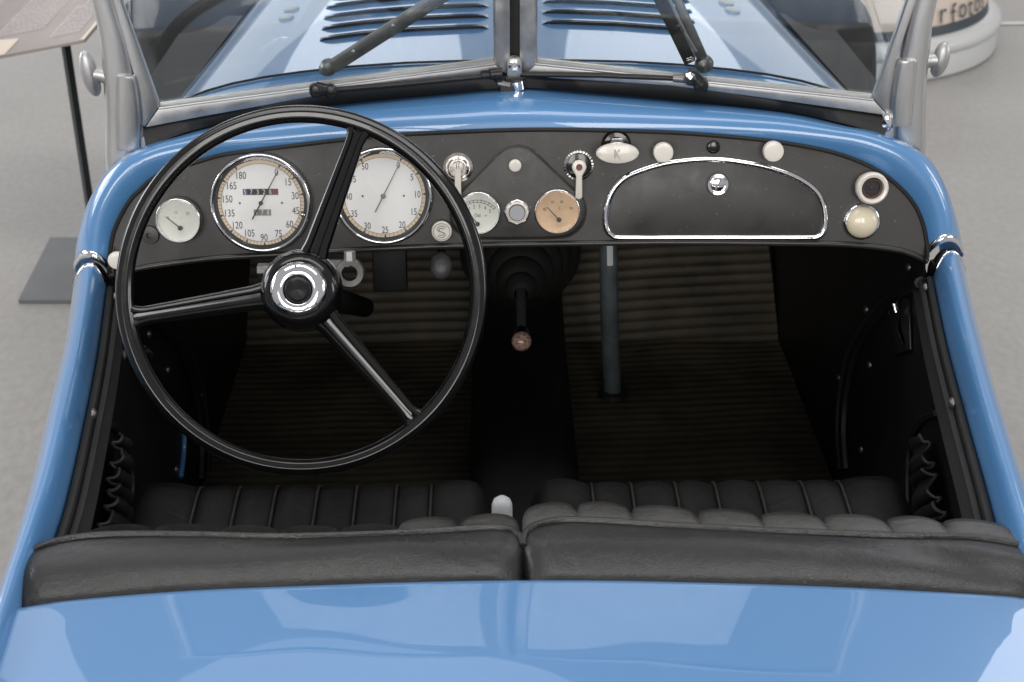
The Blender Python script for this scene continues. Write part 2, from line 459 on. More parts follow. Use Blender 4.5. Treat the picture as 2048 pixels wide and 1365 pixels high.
# chrome end bands of the cowl roll and of the doors
def band(cross_rows, r0, off, name, parent):
    rows = []
    for row in cross_rows:
        c = sum((Vector(p) for p in row), Vector()) / len(row)
        rows.append([Vector(p) + (Vector(p) - c).normalized() * off for p in row])
    return MB().grid(rows).build(name, 'chrome', parent, smooth=60, solid=0.002)
for end in (0, 1):
    ids = (0, 2) if end == 0 else (NI - 1, NI - 3)
    pa = [cowl_rows[k][ids[0]] for k in range(15)]
    pb = [cowl_rows[k][ids[1]] for k in range(15)]
    pb = [a.lerp(b, 0.36) for a, b in zip(pa, pb)]
    band([pa, pb], 0, 0.0014, 'chrome_band', cowl)

# ---- dashboard
m = MB()
outl = [D(*p) for p in px2(I_px, 70)] + [D(*p) for p in px2(B_px, 70)]
m.prism([p - DN * 0.006 for p in outl], DN * 0.006)
dash = m.build('dashboard', 'dash', car, smooth=40)
tag(dash, 'black painted dashboard panel with gauges and white knobs')
Bl = resample([D(*p) for p in B_px], 60)
MB().tube([p + DN * 0.000 + DU * 0.002 for p in Bl], 0.0042, 10).build('lower_lip', 'dash_edge', dash)
# raised pressing in the middle
tri = [(1036, 291), (1012, 296), (990, 313), (960, 344), (925, 380), (906, 405), (900, 430), (905, 452), (920, 468), (945, 477), (1036, 478),
       (1118, 476), (1147, 468), (1166, 448), (1172, 422), (1166, 396), (1144, 374), (1112, 344), (1082, 315), (1060, 297)]
tp = px2(tri + [tri[0]], 90)[:-1]
cx = sum(p[0] for p in tp) / 90; cy = sum(p[1] for p in tp) / 90
rows = []
for sc, h in ((1.0, 0.0), (0.985, 0.003), (0.965, 0.0048), (0.94, 0.0052)):
    rows.append([D(cx + (x - cx) * sc, cy + (y - cy) * sc, h) for x, y in tp])
m = MB().grid(rows, closed=True); m.cap(rows[-1])
m.build('raised_panel', 'dash', dash, smooth=60)
# fine groove tube round the raised panel so its edge reads
MB().tube(rows[0], 0.0016, 6, loop=True).build('panel_edge', 'dash', dash)

# glove box
gb = [(1225, 472), (1214, 461), (1211, 432), (1220, 393), (1240, 364), (1268, 347), (1323, 329), (1377, 321), (1431, 319), (1485, 325), (1539, 336),
      (1593, 356), (1630, 382), (1646, 411), (1650, 443), (1646, 465), (1633, 475), (1612, 476), (1413, 476), (1243, 476)]
gp = px2(gb + [gb[0]], 120)[:-1]
gx = 1430; gy = 405
lid = MB().prism([D(gx + (x - gx) * .985, gy + (y - gy) * .97, 0.0) for x, y in gp], DN * 0.003).build('glove_box_lid', 'dash', car, smooth=40, bevel=0.0008)
tag(lid, 'black half-oval glove box lid with chrome edging')
MB().tube([D(x, y, 0.002) for x, y in gp], 0.0042, 12, loop=True).build('chrome_trim', 'chrome', lid)
MB().tube([D(gx + (x - gx) * .972, gy + (y - gy) * .945, 0.0028) for x, y in gp], 0.0010, 6, loop=True).build('shut_line', 'ink', lid)
fr = DF(1434, 367, 0.003)
lk = MB().lathe(fr, [(0.0148, 0), (0.0148, 0.007), (0.0135, 0.0095), (0.0104, 0.0092), (0.0100, 0.0084), (0.0085, 0.0092), (0.006, 0.0099), (0.003, 0.0103), (0.0002, 0.0104)], 40).build('lock', 'chrome', lid)
m = MB(); a = radians(62)
ex = DX * cos(a) + DU * sin(a); ey = DN.cross(ex)
m.box((fr[0], ex, ey, DN), (-0.0075, -0.0009, 0.0085), (0.0075, 0.0009, 0.0107))
m.build('key_slot', 'dark_metal', lid, smooth=0)

# ---- gauges
def gauge(name, label, px, py, rpx, dialmat, h0=0.002, tilt=0):
    fr = DF(px, py, h0); R = rpx * PX
    g = MB().lathe(fr, [(R * .93, 0.0), (R * .92, 0.0045), (0.0001, 0.0045)], 64).build(name, dialmat, car, smooth=40)
    tag(g, label)
    MB().lathe(fr, [(R * .98, 0), (R, 0.003), (R * .995, 0.0085), (R * .972, 0.0120), (R * .945, 0.0124), (R * .922, 0.0106), (R * .915, 0.0046)], 72).build('bezel', 'chrome', g, smooth=60)
    gl = [(R * .917 * sin(k / 8 * pi / 2), 0.0088 + 0.0005 * cos(k / 8 * pi / 2)) for k in range(9)]
    gl[0] = (0.0001, 0.0093)
    MB().lathe(fr, gl, 48).build('glass', 'gauge_glass', g, smooth=60)
    return g, fr, R
def on(fr, x, y, h): return fr[0] + fr[1] * x + fr[2] * y + fr[3] * h
def ring(m, fr, r0, r1, h, n=72, a0=0, a1=2 * pi, mi=0):
    k = max(2, int(n * (a1 - a0) / (2 * pi)))
    rows = [[on(fr, r * sin(a0 + (a1 - a0) * j / k), r * cos(a0 + (a1 - a0) * j / k), h) for j in range(k + 1)] for r in (r0, r1)]
    m.grid(rows, mi=mi)
def tick(m, fr, ang, r0, r1, wd, h, mi=0):
    d = (sin(ang), cos(ang)); q = (d[1], -d[0])
    m.add([on(fr, d[0] * r0 - q[0] * wd, d[1] * r0 - q[1] * wd, h), on(fr, d[0] * r0 + q[0] * wd, d[1] * r0 + q[1] * wd, h),
           on(fr, d[0] * r1 + q[0] * wd, d[1] * r1 + q[1] * wd, h), on(fr, d[0] * r1 - q[0] * wd, d[1] * r1 - q[1] * wd, h)], [(0, 1, 2, 3)], mi)
def needle(g, fr, ang, L, tail, wd, hubr, mt='ink', cxy=(0, 0), h=0.0062):
    f2 = (on(fr, cxy[0], cxy[1], 0), fr[1], fr[2], fr[3])
    d = f2[1] * sin(ang) + f2[2] * cos(ang); q = f2[1] * cos(ang) - f2[2] * sin(ang); o = f2[0] + f2[3] * h
    m = MB().prism([o - d * tail - q * wd * 1.2, o - d * tail + q * wd * 1.2, o + q * wd * 1.1, o + d * L * .93 + q * wd * .6, o + d * L, o + d * L * .93 - q * wd * .6, o - q * wd * 1.1], f2[3] * 0.0006)
    m.lathe((o, *f2[1:]), [(hubr, -0.001), (hubr, 0.0012), (hubr * .7, 0.0018), (0.0001, 0.0018)], 20)
    m.build('needle', mt, g, smooth=40)

def big_gauge(name, label, px, py, rpx, nums, a0, step, sub, fs, missing=()):
    g, fr, R = gauge(name, label, px, py, rpx, 'dial')
    h = 0.0048
    m = MB(); ring(m, fr, R * .848, R * .925, h); m.build('shade_ring', 'dial_black', g, smooth=0)  # flat black ring; shade inside the bezel rim put in as colour
    m = MB(); ring(m, fr, R * .780, R * .848, h); m.build('tan_ring', 'tan', g, smooth=0)
    m = MB(); n = len(nums); aend = a0 + step * (n - 1)
    ring(m, fr, R * .775, R * .782, h + .0002)
    for i in range((n - 1) * sub + 1):
        a = radians(a0 + step * i / sub)
        if i % sub == 0:
            d = (sin(a), cos(a)); q2 = (d[1], -d[0]); w = R * .03
            m.add([on(fr, d[0] * R * .775, d[1] * R * .775, h + .0003), on(fr, d[0] * R * .86 + q2[0] * w, d[1] * R * .86 + q2[1] * w, h + .0003), on(fr, d[0] * R * .86 - q2[0] * w, d[1] * R * .86 - q2[1] * w, h + .0003)], [(0, 1, 2)])
        else: tick(m, fr, a, R * .78, R * .848, R * .0035, h + .0002)
    for s in (-1, 1): m.lathe((on(fr, s * R * .415, 0, 0), *fr[1:]), [(R * .02, h), (R * .02, h + .0003), (0.00001, h + .0003)], 14)
    m.build('scale_marks', 'ink', g, smooth=0)
    m = MB()
    for i, t in enumerate(nums):
        a = radians(a0 + step * i); rr = R * (.695 if len(t) < 3 else .655)
        put_text(m, t, fr, rr * sin(a), rr * cos(a), h, fs * R, 0.72)
    m.build('numerals', 'ink', g, smooth=0)
    return g, fr, R
g, fr, R = big_gauge('speedometer', 'large white speedometer numbered 0 to 180 with odometer', 523, 405, 101, [str(15 * i) for i in range(13)], 28.7, 24.85, 5, .205)
z = R / 413.0
m = MB()
def rect(m, fr, x0, x1, y0, y1, h, mi=0):
    m.add([on(fr, x0, y0, h), on(fr, x1, y0, h), on(fr, x1, y1, h), on(fr, x0, y1, h)], [(0, 1, 2, 3)], mi)
rect(m, fr, -108 * z, 95 * z, 66 * z, 116 * z, .0049, 0); rect(m, fr, -142 * z, -108 * z, 66 * z, 116 * z, .0049, 1); rect(m, fr, 95 * z, 145 * z, 66 * z, 116 * z, .0049, 2)
rect(m, fr, -62 * z, 78 * z, -104 * z, -54 * z, .0049, 3)
for x in (-60, -8, 42): rect(m, fr, (x - 1.5) * z, (x + 1.5) * z, 66 * z, 116 * z, .0050, 4)
for i, t in enumerate('57328'): put_text(m, t, fr, (-124 + 51 * i) * z, 91 * z, .0051, 58 * z, .8, 5)
put_text(m, '1', fr, 120 * z, 91 * z, .0051, 48 * z, .85, 2)
for i, t in enumerate('178'): put_text(m, t, fr, (-38 + 46 * i) * z, -79 * z, .0051, 56 * z, .8, 5)
m.build('odometer', ['dial_black', 'odo_blue', 'odo_red', 'grey_ink', 'ink', 'odo_white'], g, smooth=0)
needle(g, fr, radians(30), R * .76, R * .37, R * .011, R * .042)
MB().lathe((on(fr, R * .81, -R * .235, 0), *fr[1:]), [(R * .05, .005), (R * .045, .0075), (R * .02, .0085), (.0001, .0085)], 16).build('reset_screw', 'old_chrome', g)
g, fr, R = big_gauge('tachometer', 'large white rev counter numbered 0 to 50 without odometer', 767, 391, 99, [str(5 * i) for i in range(11)], 27, 30.3, 5, .195)
needle(g, fr, radians(27.6), R * .78, R * .37, R * .011, R * .05, 'grey_ink')

def small_gauge(name, label, px, py, rpx, dm, txts, nang, cxy, mt='ink', arc=True):
    g, fr, R = gauge(name, label, px, py, rpx, dm, h0=0.004)
    h = .0048; m = MB()
    c = (on(fr, cxy[0] * R, cxy[1] * R, 0), *fr[1:])
    if arc:
        a0, a1 = radians(-48), radians(48)
        ring(m, c, R * .98, R * 1.0, h, a0=a0, a1=a1); ring(m, c, R * 1.09, R * 1.11, h, a0=a0, a1=a1)
        for i in range(11): tick(m, c, lerp(a0, a1, i / 10), R * .98, R * (1.1 if i % 2 else 1.13), R * .012, h + .0002)
    for (t, x, y, s) in txts: put_text(m, t, fr, x * R, y * R, h, s * R, .8)
    m.build('scale_marks', mt, g, smooth=0)
    needle(g, fr, nang, R * .80, R * .05, R * .022, R * .10, 'ink', (cxy[0] * R, cxy[1] * R))
    return g, fr, R
small_gauge('fuel_gauge', 'small pale gauge beside the speedometer with faded scale', 359, 439, 46, 'dial_green',
            [('0', -.45, .1, .2), ('10', -.1, .33, .18), ('20', .4, .28, .2), ('.', -.15, .1, .3), ('.', .12, .1, .3)], radians(-50), (0.05, -.35), 'grey_ink', False)
small_gauge('oil_gauge', 'small pale oil pressure gauge numbered 1 to 6', 957, 424, 44, 'dial_green',
            [('1', -.40, .18, .24), ('2', -.20, .26, .24), ('3', .05, .27, .24), ('4', .30, .21, .24), ('5', .52, .06, .24), ('Oel', -.05, -.13, .24), ('at', .33, -.14, .15)], radians(-36), (-.05, -.53))
small_gauge('temperature_gauge', 'small orange-brown faced temperature gauge', 1114, 421, 46, 'dial_orange',
            [('40', -.55, .08, .2), ('60', -.2, .4, .16), ('80', .2, .4, .16), ('C', .1, .12, .2), ('100', .6, .12, .16)], radians(-43), (0.08, -.38), 'rust', False)

# ---- switches and knobs
def knob(name, label, px, py, rpx, mt, hh=0.016, dome=0.15, stalk=0.5, h0=0.0):
    fr = DF(px, py, h0); r = rpx * PX
    prof = [(r * stalk, -0.001), (r * stalk, hh * .45), (r * .96, hh * .5), (r, hh * .62), (r, hh * .86), (r * .93, hh * .98)] + \
           [(r * .93 * cos(k / 5 * pi / 2), hh * .98 + dome * r * sin(k / 5 * pi / 2)) for k in range(1, 5)] + [(.0001, hh * .98 + dome * r)]
    o = MB().lathe(fr, prof, 40).build(name, mt, car, smooth=50)
    return tag(o, label), fr, r
knob('pull_knob', 'plain round white pull knob beside the oval white K knob', 1323, 301, 20, 'ivory', .024, .03)
knob('pull_knob', 'plain round white pull knob above the glove box', 1541, 299, 20.5, 'ivory', .024, .03)
knob('black_button', 'small black button between the two plain white knobs', 1426, 294, 13, 'bakelite', .006, .1, 1.0)
knob('white_button', 'small white button at the top of the raised middle panel', 1030, 330, 12.5, 'ivory', .009, .05, .9, .005)
knob('pull_knob', 'white knob at the driver-side lower end of the dashboard', 240, 516, 18, 'ivory', .02, .08)
o, fr, r = knob('starter_knob', 'round white knob with an engraved S', 884, 459, 20.5, 'ivory', .017, .0)
m = MB()
ring(m, fr, r * .78, r * .84, .0170)
def stroke(m, fr, pts, wd, h, n=24):
    c = resample([(x, y, 0) for x, y in pts], n)
    rows = [[], []]
    for i, p in enumerate(c):
        t = (c[min(i + 1, n - 1)] - c[max(i - 1, 0)]).normalized()
        for s in (0, 1):
            q = (2 * s - 1) * wd
            rows[s].append(on(fr, p.x - t.y * q, p.y + t.x * q, h))
    m.grid(rows)
for k in (1.0, .62):
    stroke(m, fr, [(x * r * k, y * r * k) for x, y in ((.42, .42), (.05, .58), (-.38, .38), (-.30, .08), (.22, -.10), (.36, -.38), (0, -.58), (-.42, -.40))], r * .035, .0171)
m.build('letter_s', 'grey_ink', o, smooth=0)
# oval K knob
fr = DF(1232, 290)
kk = MB()
f2 = DF(1235, 307, .036); r = 42 * PX
kk.lathe(f2, [(r * .9, -.006), (r, -.003), (r, .001), (r * .93, .004), (r * .6, .0052), (.0001, .0055)], 48, sy=.48, cap0=True)
kk = kk.build('choke_knob', 'ivory', car, smooth=50); tag(kk, 'oval white pull knob with a raised letter K')
m = MB(); m.tube([fr[0] + DN * .004, f2[0] - DN * .004], .0065, 16); m.lathe(fr, [(.012, .004), (.012, .014), (.0001, .014)], 6); m.build('hex_stem', 'chrome', kk, smooth=30)
MB().lathe(fr, [(.0195, 0), (.0195, .003), (.0165, .0075), (.0115, .008), (.011, .002)], 40).build('grommet', 'bakelite', kk)
m = MB()
for pts in (((-.16, .3), (-.16, -.3)), ((.2, .3), (-.14, .0)), ((-.06, .06), (.22, -.3))):
    m.tube([on(f2, x * r * .6 - .001, y * r * .9 * .75, .0056) for x, y in pts], .0011, 8)
m.build('letter_k', 'ivory_shade', kk)
# lever switches
fr = DF(916, 335)
sw = MB().lathe(fr, [(.0195, 0), (.0195, .003), (.0165, .0045), (.016, .002), (.0145, .002), (.0145, .007), (.0125, .0085), (.0115, .006), (.0105, .006), (.0105, .009), (.0001, .009)], 48).build('light_switch', 'old_chrome', car, smooth=35)
tag(sw, 'chrome ringed switch with white lever beside the rev counter')
m = MB().prism([on(fr, x * .001, y * .001, .012) for x, y in ((-4.5, 0), (-4.2, -8), (-4.0, -38), (-2.5, -40), (2.5, -40), (4.0, -38), (4.2, -8), (4.5, 0), (7.5, 2), (6, 7), (0, 9), (-6, 7), (-7.5, 2))], DN * .006)
m.build('lever', 'ivory', sw, bevel=.0014, seg=3)
m = MB()
for s in (-1, 1): rect(m, fr, s * .0016 - .0004, s * .0016 + .0004, .001, .0085, .0182)
m.build('lever_mark', 'rust', sw, smooth=0)
fr = DF(1157, 331)
sw = MB().lathe(fr, [(.0178, 0), (.0178, .003), (.0145, .004), (.0001, .004)], 48).build('turn_switch', 'bakelite', car, smooth=35)
tag(sw, 'black switch with serrated chrome ring and white lever beside the K knob')
m = MB(); rows = []
for rr, h in ((.0186, 0), (.0193, .003), (.017, .0046), (.0165, .003)):
    rows.append([on(fr, (rr * (1 + .03 * (j % 2))) * cos(2 * pi * j / 72), (rr * (1 + .03 * (j % 2))) * sin(2 * pi * j / 72), h) for j in range(72)])
m.grid(rows, closed=True); m.build('serrated_ring', 'old_chrome', sw, smooth=20)
m = MB().prism([on(fr, x * .001, y * .001, .010) for x, y in ((-9.5, 0), (-9, -3), (-6, -8), (-4, -12), (-4.5, -40), (-2, -42.5), (2, -42.5), (4.5, -40), (4, -12), (6, -8), (9, -3), (9.5, 0), (8.2, 5), (5, 8.2), (0, 9.5), (-5, 8.2), (-8.2, 5))], DN * .007)
m.build('lever', 'ivory', sw, bevel=.002, seg=3)
MB().lathe(fr, [(.0044, .017), (.0042, .0178), (.0001, .0178)], 20).build('red_dot', 'red_dot', sw)
fr = DF(1034, 424, .005)
pb = MB().lathe(fr, [(.0175, 0), (.0175, .004), (.0160, .0052), (.0130, .0052)], 8).build('horn_push', 'old_chrome', car, smooth=30)
tag(pb, 'round push switch with octagonal chrome nut between the two small gauges')
MB().lathe(fr, [(.0132, .0052), (.0132, .0062), (.0125, .0068), (.0118, .0062), (.0001, .0062)], 32).build('ring', 'ivory', pb)
MB().lathe(fr, [(.0102, .0060), (.0100, .0080), (.0001, .0082)], 32).build('button', 'chrome', pb)
m = MB(); ring(m, fr, .0100, .0112, .0064); m.build('gap', 'ink', pb, smooth=0)
# socket and lamp at the passenger end
fr = DF(1737, 372)
so = MB().lathe(fr, [(.018, 0), (.0205, .010), (.0213, .018), (.0208, .0225), (.0185, .0245), (.0150, .0235), (.0138, .018), (.0135, .010)], 48).build('lighter_socket', 'ivory', car, smooth=50)
tag(so, 'white ringed socket with dark rusty centre')
MB().lathe(fr, [(.0137, .0185), (.0125, .0195), (.0105, .0190), (.0100, .0155)], 40).build('brass_ring', 'rust', so)
m = MB().lathe(fr, [(.0102, .016), (.0001, .016)], 32)
for k in range(20):
    a = 2 * pi * k / 20; m.box((on(fr, .0082 * sin(a), .0082 * cos(a), .016), DX, DU, DN), (-.0007, -.0007, 0), (.0007, .0007, .0012))
m.lathe(fr, [(.004, .016), (.0038, .0185), (.0001, .0187)], 16)
m.build('coil', 'black_steel', so, smooth=30)
fr = DF(1722, 443)
la = MB().lathe(fr, [(.0215, .003)] + [(.0212 * cos(k / 10 * pi / 2), .006 + .0125 * sin(k / 10 * pi / 2)) for k in range(10)] + [(.0001, .0185)], 48).build('lamp', 'cream', car, smooth=60)
tag(la, 'domed cream lamp lens in a dark chrome ring')
MB().lathe(fr, [(.0250, 0), (.0250, .003), (.0235, .0065), (.0214, .0072), (.0210, .004)], 48).build('lamp_ring', 'chrome', la, smooth=50)
fr = DF(300, 470)
kh = MB().lathe(fr, [(.013, 0), (.012, .004), (.004, .005), (.0035, .001), (.0001, .001)], 24).build('key_socket', 'dash', car)
tag(kh, 'small black key socket beside the pale gauge')

# ---- steering wheel
WE = radians(28)
WC = Rv(604, 582, 1.462)
WN = Vector((0, -cos(WE), sin(WE))); WX = Vector((1, 0, 0)); WY = Vector((0, sin(WE), cos(WE)))
WF = (WC, WX, WY, WN)
RW = 0.2015
m = MB(); rows = []
NS = 140
sec = []
for j in range(40):
    a = 2 * pi * j / 40
    r = 0.0100
    for g0 in (radians(62), radians(100), radians(138)):
        d = abs((a - g0 + pi) % (2 * pi) - pi)
        r -= 0.0006 * math.exp(-(d / 0.10) ** 2)
    sec.append((cos(a) * r * 1.02, sin(a) * r * .98))
for i in range(NS):
    t = 2 * pi * i / NS
    rad = WX * cos(t) + WY * sin(t)
    rows.append([WC + rad * (RW + x) + WN * y for x, y in sec])
m.grid(rows, closed=True, loop=True)
sw = m.build('steering_wheel', 'bakelite', car, smooth=60)
tag(sw, 'large three-spoke black steering wheel')
for a in (70.0, 188.6, 310.5):
    a = radians(a)
    d = WX * cos(a) + WY * sin(a); q = WN.cross(d)
    rows = []
    n = 26
    for k in range(n):
        t = k / (n - 1); rr = lerp(0.034, RW - .001, t)
        wdt = lerp(0.0150, 0.0108, min(1, t * 1.15)); th = lerp(0.0105, 0.0072, t)
        if t > .86: f = (t - .86) / .14; wdt += .010 * f ** 2.2; th -= .001 * f
        if t < .12: wdt += .003 * (1 - t / .12)
        hh = lerp(.008, .000, t)
        prof = [(-1, 0), (-.95, .45), (-.72, .85), (-.42, .95), (-.28, .62), (0, .55), (.28, .62), (.42, .95), (.72, .85), (.95, .45), (1, 0), (.8, -.6), (0, -.9), (-.8, -.6)]
        rows.append([WC + d * rr + q * (x * wdt) + WN * (hh + y * th) for x, y in prof])
    m = MB().grid(rows, closed=True)
    m.build('spoke', 'bakelite', sw, smooth=38)
hub = MB().lathe(WF, [(.030, -.030), (.040, -.022), (.0455, -.008), (.0470, .004), (.0455, .014), (.0415, .022), (.0365, .027), (.0335, .0282), (.0325, .0275)], 64).build('hub', 'bakelite', sw, smooth=50)
MB().lathe(WF, [(.0322, .0272), (.0318, .0300), (.0300, .0335), (.0265, .0362), (.0220, .0375), (.0175, .0376), (.0160, .0364), (.0152, .034)], 64).build('chrome_ring', 'chrome', sw, smooth=60)
MB().lathe(WF, [(.0150, .0345), (.0146, .0372), (.0132, .0384), (.0105, .0394), (.006, .0408), (.0001, .0424)], 48).build('horn_button', 'horn_black', sw, smooth=60)
for a in (95, 218, 322):
    a = radians(a); p = WC + (WX * cos(a) + WY * sin(a)) * .0262 + WN * .0358
    MB().lathe((p, WX, WY, WN), [(.0012, .0), (.0012, .0011), (.0001, .0012)], 10).build('grub_screw', 'ink', sw)
for a, rr, h in ((60, .043, .020), (120, .041, .021), (150, .045, .014)):
    a = radians(a); p = WC + (WX * cos(a) + WY * sin(a)) * rr + WN * h
    MB().lathe((p, WX, WY, WN), [(.0011, 0), (.0008, .0008), (.0001, .001)], 10).build('rivet', 'rust', sw)
# column with its bracket
colm = MB().tube([WC - WN * .02, WC - WN * .25, WC - WN * .8], [.017, .017, .017], 24).build('steering_column', 'tunnel', car)
tag(colm, 'black steering column under the dashboard')
p = Rv(700, 545, 1.70); f3 = (p, DX, Vector((0, 0.25, .97)).normalized(), Vector((0, -.97, .25)).normalized())
m = MB().lathe(f3, [(.0105, .008), (.0105, -.008), (.0185, -.008), (.0195, -.004), (.0195, .006), (.0180, .008), (.0105, .008)], 36)
m.box(f3, (-.05, .008, -.006), (.0, .017, .004))
m.build('clamp_eye', 'dark_metal', colm, smooth=40)
MB().lathe((p + Vector((.001, 0, .026)), DX, f3[3] * -1, f3[2]), [(.0075, -.008), (.0075, .004), (.0001, .004)], 6, cap0=True).build('clamp_bolt', 'aluminium', colm, smooth=20)
p = Rv(516, 541, 1.70)
m = MB().tube([p, p + Vector((.022, 0, 0))], .0095, 6); m.tube([p + Vector((.022, 0, 0)), p + Vector((.026, 0, 0))], .0145, 20); m.tube([p + Vector((.026, 0, 0)), p + Vector((.075, 0, -.002))], .0085, 16)
m.build('adjusting_bolt', 'dark_metal', colm, smooth=30)
p = Rv(780, 535, 1.9)
MB().box((p, DX, DU, DN), (-.025, -.035, -.01), (.025, .035, .01)).build('fuse_box', 'tunnel', car, bevel=.003)
p = Rv(882, 531, 1.85); f3 = (p, DX, Vector((0, .45, .9)).normalized(), Vector((0, -.9, .45)).normalized())
pd = MB().lathe(f3, [(.0001, -.010), (.012, -.009), (.0158, -.003), (.0160, .001), (.013, .0050), (.007, .0066), (.0001, .007)], 36, sy=1.25).build('pull_grip', 'pad_grey', car, smooth=60)
tag(pd, 'oval dark grey grip hanging below the dashboard')
MB().tube([p - f3[3] * .01, p + Vector((0, .12, .10))], .006, 10).build('stem', 'black_steel', pd)

# ---- windscreen
RAKE = radians(3)
CL = Rv(290, 256, 1.80); CM = Rv(1030, 160, 1.868); CR = Rv(1776, 232, 1.80)
UPW = Vector((0, -sin(RAKE), cos(RAKE)))
NL = (CM - CL).cross(UPW).normalized(); NR = (CR - CM).cross(UPW).normalized()
if NL.y > 0: NL = -NL
if NR.y > 0: NR = -NR
def WL(px, py, h=0.0): return Rp(px, py, CL + NL * h, NL)
def WR(px, py, h=0.0): return Rp(px, py, CR + NR * h, NR)
TOP = -400
ws = MB()
def plate(WFn, N, pts, h0, h1, name, mt, parent, bevel=.0015):
    return MB().prism([WFn(x, y, h1) for x, y in pts], N * (h0 - h1)).build(name, mt, parent, smooth=40, bevel=bevel, seg=2)
gl_l = [(318, 216), (992, 126), (992, TOP), (103, TOP)]
gl_r = [(1068, 126), (1747, 199), (1940, TOP), (1068, TOP)]
wsl = plate(WL, NL, gl_l, -.002, .002, 'windscreen_pane', 'glass', car, bevel=0)
tag(wsl, 'flat glass windscreen pane on the driver side')
wsr = plate(WR, NR, gl_r, -.002, .002, 'windscreen_pane', 'glass', car, bevel=0)
tag(wsr, 'flat glass windscreen pane on the passenger side')
# frames
plate(WL, NL, [(290, 256), (316, 218), (991, 130), (1012, 145), (963, 149), (850, 163), (700, 182), (580, 202), (500, 217), (400, 235)], -.010, .010, 'bottom_rail', 'frame_metal', wsl)
plate(WL, NL, [(317, 216), (991, 127), (991, 131), (317, 220.5)], -.008, .013, 'rail_lip', 'aluminium', wsl, bevel=.0008)
plate(WL, NL, [(990, 131), (1012, 149), (1020, 144), (1020, TOP), (990, TOP)], -.010, .010, 'centre_stile', 'frame_metal', wsl)
plate(WL, NL, [(318, 214), (289, 255), (280, 247), (268, 150), (222, 0), (72, TOP), (100, TOP), (241, 0)], -.011, .011, 'side_stile', 'aluminium', wsl)
plate(WL, NL, [(72, TOP), (72, TOP - 26), (1020, TOP - 26), (1020, TOP)], -.010, .010, 'top_rail', 'frame_metal', wsl)
plate(WR, NR, [(1050, 149), (1070, 130), (1749, 202), (1776, 232), (1613, 209), (1500, 193), (1339, 172), (1200, 163), (1100, 157)], -.010, .010, 'bottom_rail', 'frame_metal', wsr)
plate(WR, NR, [(1070, 127), (1748, 199), (1748, 203.5), (1070, 131.5)], -.008, .013, 'rail_lip', 'aluminium', wsr, bevel=.0008)
plate(WR, NR, [(1039, 144), (1050, 149), (1072, 131), (1072, TOP), (1039, TOP)], -.010, .010, 'centre_stile', 'frame_metal', wsr)
plate(WR, NR, [(1747, 198), (1776, 231), (1785, 222), (1793, 120), (1834, 0), (1968, TOP), (1942, TOP), (1816, 0)], -.011, .011, 'side_stile', 'aluminium', wsr)
plate(WR, NR, [(1968, TOP), (1968, TOP - 26), (1039, TOP - 26), (1039, TOP)], -.010, .010, 'top_rail', 'frame_metal', wsr)
# inner glazing channel between glass and lip, seen through the glass
plate(WL, NL, [(330, 205), (992, 116), (992, 128), (322, 217)], -.0075, -.004, 'glazing_channel', 'channel', wsl, bevel=.0008)
plate(WR, NR, [(1068, 116), (1738, 188), (1745, 199), (1068, 128)], -.0075, -.004, 'glazing_channel', 'channel', wsr, bevel=.0008)
m = MB().prism([WL(x, y, -.008) for x, y in ((1019, 146), (1019, TOP - 20), (1031, TOP - 20), (1031, 150))], NL * .008)
m.prism([WR(x, y, -.008) for x, y in ((1029, 150), (1029, TOP - 20), (1040, TOP - 20), (1040, 146))], NR * .008)
gr = m.build('centre_seal', 'rubber', car, smooth=0); tag(gr, 'dark groove seal between the two windscreen halves')
# rubber gasket from frame to cowl
def gasket(fn, edge, low, name):
    a = [fn(x, y, .004) for x, y in px2(edge, 40)]
    b = [Rv(x, y, ov(x) - .012) for x, y in px2(low, 40)]
    mid = [p.lerp(q, .5) + Vector((0, -.004, .004)) for p, q in zip(a, b)]
    back = [p + Vector((0, .03, -.012)) for p in b]
    return MB().grid([[p + Vector((0, .02, .002)) for p in a], a, mid, b, back]).build(name, 'rubber', car, smooth=60)
g = gasket(WL, [(286, 252), (400, 232), (500, 214), (580, 199), (700, 179), (850, 160), (963, 147), (1032, 144)], [(292, 296), (376, 264), (470, 243), (590, 219), (731, 203), (902, 186), (1033, 174)], 'rubber_gasket')
tag(g, 'black rubber strip below the driver-side windscreen')
g = gasket(WR, [(1028, 146), (1100, 154), (1200, 160), (1339, 169), (1500, 190), (1613, 206), (1778, 230)], [(1027, 174), (1165, 183), (1350, 199), (1500, 214), (1600, 228), (1700, 251), (1770, 271)], 'rubber_gasket')
tag(g, 'black rubber strip below the passenger-side windscreen')

# stanchions
def bar(fn, path, hd0, hd1, name, mt, parent, rr=.35):
    rows = []
    for (x, y, wpx) in path:
        c = fn(x, y); e = fn(x + wpx / 2, y); ex = e - c; a = ex.length; ex.normalize()
        N = NL if fn is WL else NR
        hc = (hd0 + hd1) / 2; b = (hd1 - hd0) / 2; row = []
        for j in range(20):
            t = 2 * pi * j / 20
            cc, ss = cos(t), sin(t)
            sx = math.copysign(abs(cc) ** .55, cc); sy = math.copysign(abs(ss) ** .7, ss)
            row.append(c + ex * a * sx + N * (hc + b * sy))
        rows.append(row)
    # smooth along path
    dense = []
    n = 40
    cols = [resample([r[j] for r in rows], n) for j in range(20)]
    dense = [[cols[j][i] for j in range(20)] for i in range(n)]
    m = MB().grid(dense, closed=True); m.cap(dense[0][::-1]); m.cap(dense[-1])
    return m.build(name, mt, parent, smooth=50)
stl = bar(WL, [(246, 352, 64), (246, 300, 72), (243, 230, 66), (238, 150, 64), (228, 80, 58), (208, 0, 50), (104, TOP, 36)], -.022, .016, 'windscreen_post', 'aluminium', car)
tag(stl, 'polished aluminium windscreen post on the driver side')
